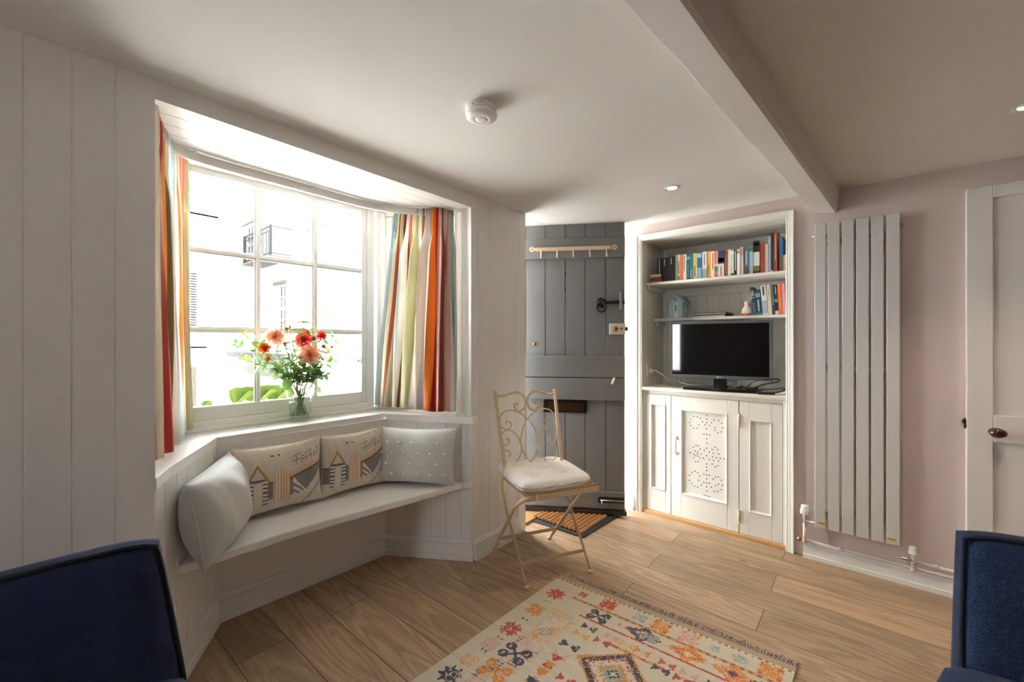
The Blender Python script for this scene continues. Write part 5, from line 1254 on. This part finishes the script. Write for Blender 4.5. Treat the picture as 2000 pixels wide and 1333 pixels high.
# umbels
for (px, py, x, r, lab) in ((594, 633, -2.30, .038, 'round pale green umbel at the top of the bouquet'), (586, 647, -2.27, .040, 'wide pale green umbel below the topmost one')):
    p = fpos(px, py, x); t = thing('umbel', tuple(VC+Vector((0, 0, .02))), lab, 'flower', 'cut flowers in the vase'); stemto(t, p-Vector((0, 0, .03)), seed=px)
    b = MB(); h = MB()
    for k in range(34):
        a = k*2.4; rr_ = r*math.sqrt(k/34); q = p+Vector((rr_*math.cos(a)*.8, rr_*math.sin(a), .012-rr_*rr_*6))
        b.tube([p-Vector((0, 0, .028)), q], .0005, 3)
        for z_ in range(6): h.ball(q+Vector((random.uniform(-.004, .004), random.uniform(-.004, .004), random.uniform(-.002, .003))), .0024, seg=5)
    b.build('rays', stem_m, t); h.build('florets', mat('umbel_green', 'B4C482', .7), t)
# leafy sprigs
sprigs = [(455, 668, 'ivy-like green sprig reaching farthest left', 0), (470, 652, 'light green leaf sprig at the upper left against the window', 1), (492, 660, 'green sprig left of the orange poppy', 0), (466, 700, 'drooping green sprig at the lower left of the bouquet', 1), (546, 632, 'upright green sprig near the top left of the bouquet', 0), (552, 622, 'highest small leafy tip above the bouquet', 1), (612, 640, 'upright green sprig right of the umbels', 0), (665, 665, 'leafy green sprig at the upper right', 1), (655, 650, 'curling green sprig behind the coral red flower', 0), (700, 706, 'long arching sprig ending in green seeds at the far right', 2), (650, 705, 'green sprig at the lower right of the bouquet', 1), (560, 712, 'green leaves low in the centre left of the bouquet', 0), (580, 728, 'grey green leaves just above the vase rim', 2), (625, 722, 'leaf sprig above the right side of the vase rim', 2), (540, 718, 'feathery light green sprig left of the vase', 1), (596, 715, 'dark green leaves below the large peach rose', 0), (640, 735, 'soft grey leaf sprig hanging right of the rim', 2), (500, 712, 'rounded grey green leaf pair on the left', 2)]
for k, (px, py, lab, mi) in enumerate(sprigs):
    x = -2.33+.07*random.random(); 
    if px < 480: x = -2.29
    p = fpos(px, py, x); t = thing('leaf_sprig', tuple(VC+Vector((0, 0, .02))), lab, 'foliage', 'green sprigs in the vase')
    pts = stemto(t, p, r=.0012, bend=.03 if px < 680 else .05, seed=100+k)
    b = MB(); nL = 17 if k not in (9,) else 7
    for q in range(nL):
        f_ = .42+.58*q/(nL-1); i = min(len(pts)-2, int(f_*(len(pts)-1))); d = (pts[i+1]-pts[i]).normalized(); a = q*2.4+k
        side = d.cross(Vector((math.cos(a), math.sin(a), .3))).normalized()
        base = pts[i]; L_ = random.uniform(.022, .040)*(1.25 if mi == 2 else 1)
        leaf_mesh(b, base, d*.5+side, L_, L_*.62, fold=.2)
    if k == 9:
        for q in range(70): b.ball(p+Vector((random.gauss(0, .006), random.gauss(0, .014), random.gauss(0, .010)+.004)), .0025, seg=5)
    b.build('leaves', leaf_ms[mi], t, smooth=True)
rn = random.Random(21)
for k in range(22):
    a = rn.uniform(0, 6.28); q = rn.random()**.6; px = 590+78*q*math.cos(a); py = 697+34*q*math.sin(a)
    p = fpos(px, py, -2.34+.10*rn.random()); t = thing('leaf_sprig', tuple(VC+Vector((0, 0, .02))), 'green filler sprig in the dense middle of the bouquet', 'foliage', 'filler greenery in the middle of the bouquet')
    pts = stemto(t, p, r=.0013, bend=.01, seed=300+k); b = MB()
    for q_ in range(12):
        f_ = .40+.60*q_/11; i = min(len(pts)-2, int(f_*(len(pts)-1))); d = (pts[i+1]-pts[i]).normalized(); a2 = q_*2.4+k
        side = d.cross(Vector((math.cos(a2), math.sin(a2), .3))).normalized(); L_ = rn.uniform(.02, .042)
        leaf_mesh(b, pts[i], d*.6+side, L_, L_*rn.uniform(.35, .6), fold=.2)
    b.build('leaves', leaf_ms[k % 3], t, smooth=True)
# the big round leaf left of the vase rim and the one on the right
for (px, py, d, L_, w_, lab, mi) in ((566, 742, (-.2, -.35, -.9), .062, .052, 'broad round leaf drooping over the left of the vase rim', 0), (620, 755, (.1, .25, -.9), .05, .026, 'narrow leaf hanging over the right of the vase rim', 2)):
    p = fpos(px, py, -2.26); t = thing('leaf_sprig', tuple(VC+Vector((0, 0, .02))), lab, 'foliage', 'green sprigs in the vase'); stemto(t, p, r=.0012, seed=px)
    b = MB(); leaf_mesh(b, p, d, L_, w_, up=(.8, -.5, .3)); b.build('leaf', leaf_ms[mi], t, smooth=True)

# ------------------------------------------------------------------ outside: street and white houses
pave = mat('pale_street_paving', (.55, .54, .52), .9, var=.08, vscale=3)
struct(MB().bx(-45, -2.64, -25, 30, -.25, -.04).build('ground_street', pave))
struct(MB().bx(-2.66, XW-.3, 2.0, 8, -.25, -.02).build('ground_step', pave))
struct(MB().bx(XR+.2, 20, -25, 30, -.25, -.1).build('ground_garden', pave)); struct(MB().bx(-2.6, XR+.2, -25, YB-.2, -.25, -.1).build('ground_yard', pave))
rend = mat('white_render', (.80, .80, .79), .9, bump=.2, bscale=12)
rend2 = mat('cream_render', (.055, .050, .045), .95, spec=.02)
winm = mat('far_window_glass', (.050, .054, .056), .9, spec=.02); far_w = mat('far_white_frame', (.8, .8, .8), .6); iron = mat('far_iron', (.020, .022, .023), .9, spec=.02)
# house A runs away from the street, face at y = 6
A = thing('townhouse', (-15, 6, 0), 'white rendered house across the street with an iron balcony and arched doorway', 'house')
fa = MB()
def rect_wall(b, x0, x1, z0, z1, holes_, y=6.0, th=.3):
    xs_ = sorted({x0, x1, *[h[0] for h in holes_], *[h[1] for h in holes_]}); zs_ = sorted({z0, z1, *[h[2] for h in holes_], *[h[3] for h in holes_]})
    for i in range(len(xs_)-1):
        for j in range(len(zs_)-1):
            cx_, cz_ = (xs_[i]+xs_[i+1])/2, (zs_[j]+zs_[j+1])/2
            if any(h[0] < cx_ < h[1] and h[2] < cz_ < h[3] for h in holes_): continue
            b.bx(xs_[i], xs_[i+1], y, y+th, zs_[j], zs_[j+1])
wins = [(-16.05, -15.2, 1.6, 3.22), (-19.3, -18.2, 4.4, 5.9)]
rect_wall(fa, -30, -8.2, -.1, 9, wins+[(-19.75, -18.35, -.1, 3.2)])
fa.build('facade', rend, A)
b = MB(); b.bx(-30, -8.25, 6.3, 12, -.1, 9); b.build('house_body', rend, A)
for (x0, x1, z0, z1) in wins:
    b = MB(); b.bx(x0-.12, x1+.12, 5.93, 6.02, z1, z1+.12); b.bx(x0-.06, x1+.06, 5.9, 6.05, z0-.07, z0); b.build('lintel', rend2, A)
    b = MB()
    for x in (x0, x0+(x1-x0)/3, x0+2*(x1-x0)/3, x1): b.bx(x-.03, x+.03, 6.12, 6.16, z0, z1)
    for k in range(5): z_ = z0+(z1-z0)*k/4; b.bx(x0, x1, 6.12, 6.16, z_-(.05 if k == 2 else .02), z_+(.05 if k == 2 else .02))
    fw_ = b.build('sash_frame', far_w, A); MB().bx(x0, x1, 6.17, 6.19, z0, z1).build('pane', winm, fw_)
# arched doorway
b = MB(); N = 12; cx_, rz_ = -19.05, .70; arc = [(cx_+rz_*math.cos(math.pi*k/N), 2.5+rz_*math.sin(math.pi*k/N)) for k in range(N+1)]
for k in range(N):
    a, c = arc[k], arc[k+1]; b.extr([(a[0], 6, a[1]), (c[0], 6, c[1]), (c[0], 6, 3.2), (a[0], 6, 3.2)], (0, .3, 0))
b.build('arch_spandrel', rend, A); B('arch_reveal', rend2, -19.75, -18.35, 6.7, 6.75, -.1, 3.2, A)
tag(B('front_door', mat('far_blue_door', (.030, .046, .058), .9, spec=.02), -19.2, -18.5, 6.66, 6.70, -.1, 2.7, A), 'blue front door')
# balcony
bal = MB()
for k in range(16):
    x = -17.15+k*2.35/15; bal.bx(x-.012, x+.012, 5.35, 5.374, 4.1, 5.0)
bal.bx(-17.2, -14.75, 5.34, 5.38, 5.0, 5.03); bal.bx(-17.2, -14.75, 5.34, 5.38, 4.12, 4.15); bal.bx(-17.2, -14.75, 5.34, 5.38, 4.85, 4.87)
for x in (-17.2, -14.78): bal.bx(x-.035, x+.035, 5.33, 5.40, 4.02, 5.06); bal.bx(x-.02, x+.02, 5.35, 6, 5.0, 5.03); bal.bx(x-.02, x+.02, 5.35, 6, 4.12, 4.15)
bal.build('balcony_railing', iron, A); B('balcony_floor', rend2, -17.25, -14.7, 5.3, 6, 3.98, 4.06, A)
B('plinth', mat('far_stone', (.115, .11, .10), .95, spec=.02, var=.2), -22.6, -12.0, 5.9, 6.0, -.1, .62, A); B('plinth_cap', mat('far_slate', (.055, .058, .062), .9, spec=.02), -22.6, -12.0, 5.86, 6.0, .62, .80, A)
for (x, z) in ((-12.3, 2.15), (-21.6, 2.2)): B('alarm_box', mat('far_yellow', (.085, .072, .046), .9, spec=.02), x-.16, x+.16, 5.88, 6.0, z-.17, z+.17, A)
B('string_course', rend2, -13.6, -9.4, 5.95, 6.0, 4.75, 4.80, A); MB().tube([(-13.9, 5.93, -.1), (-13.9, 5.93, 8)], .05, 8).build('downpipe', far_w, A)
# house B faces this window, further along
Bh = thing('townhouse', (-14, 1, 0), 'white house at the far left of the window view with louvred shutters', 'house')
B('house_body', rend, -20, -14, -8, 3.9, -.1, 9, Bh)
B('cornice', mat('far_blue_line', (.026, .032, .033), .9, spec=.02), -14.1, -14, 2.9, 3.72, 4.72, 4.78, Bh); B('sill_band', mat('far_blue_line', (.026, .032, .033), .9, spec=.02), -14.08, -14, 2.8, 3.45, 1.05, 1.10, Bh)
b = MB()
for k in range(22): b.bx(-14.06, -14.0, 3.02, 3.22, 1.6+.07*k, 1.64+.07*k)
b.build('shutter', far_w, Bh)
# picket fence right outside
pf = thing('picket_fence', (-4.2, 2.4, 0), 'white picket fence outside the right of the window', 'fence')
for k in range(12):
    y = 1.75+k*.128
    b = MB(); b.extr([(-4.2, y-.035, -.04), (-4.2, y+.035, -.04), (-4.2, y+.035, 1.04), (-4.2, y, 1.11), (-4.2, y-.035, 1.04)], (.02, 0, 0)); b.build('picket', far_w, pf)
for z in (.30, .93): B('rail', far_w, -4.24, -4.2, 1.7, 3.3, z, z+.06, pf)
sp_ = tag(MB().bx(-3.18, -3.04, .60, .70, -.04, 1.10).build('stone_post', mat('granite', (.085, .076, .066), .9, spec=.05, bump=.5, bscale=40, var=.2, vscale=30), bevel=.01), 'rough stone post just outside the left of the window', 'post')
gl = mat('garden_leaf', (.060, .090, .016), .8, spec=.05, var=.25, vscale=20)
for i, (px, py, r, lab) in enumerate(((478, 775, .075, 'large lime green leaf clump outside left of the glazing bar'), (520, 772, .08, 'large lime green leaf clump outside below the orange poppy'), (548, 774, .07, 'lime green leaf clump outside just left of the vase'), (404, 790, .025, 'small green leaf tip outside near the stone post'))):
    p = at(px, py, 'x', -2.95); t = thing('garden_plant', (p.x, p.y, -.04), lab, 'plant', 'leafy plants outside the window')
    MB().tube([(p.x, p.y, -.04), (p.x, p.y, p.z-.02)], .008, 6).build('stem', stem_m, t)
    b = MB()
    for q in range(7):
        a = q*.9; leaf_mesh(b, p+Vector((0, 0, -r*.3)), (math.cos(a)*.5, math.sin(a)*.9, .75 if q else .3), r*1.4, r*1.5, up=(1, .1, .3), fold=.1, droop=.1)
    b.build('leaves', gl, t, smooth=True)
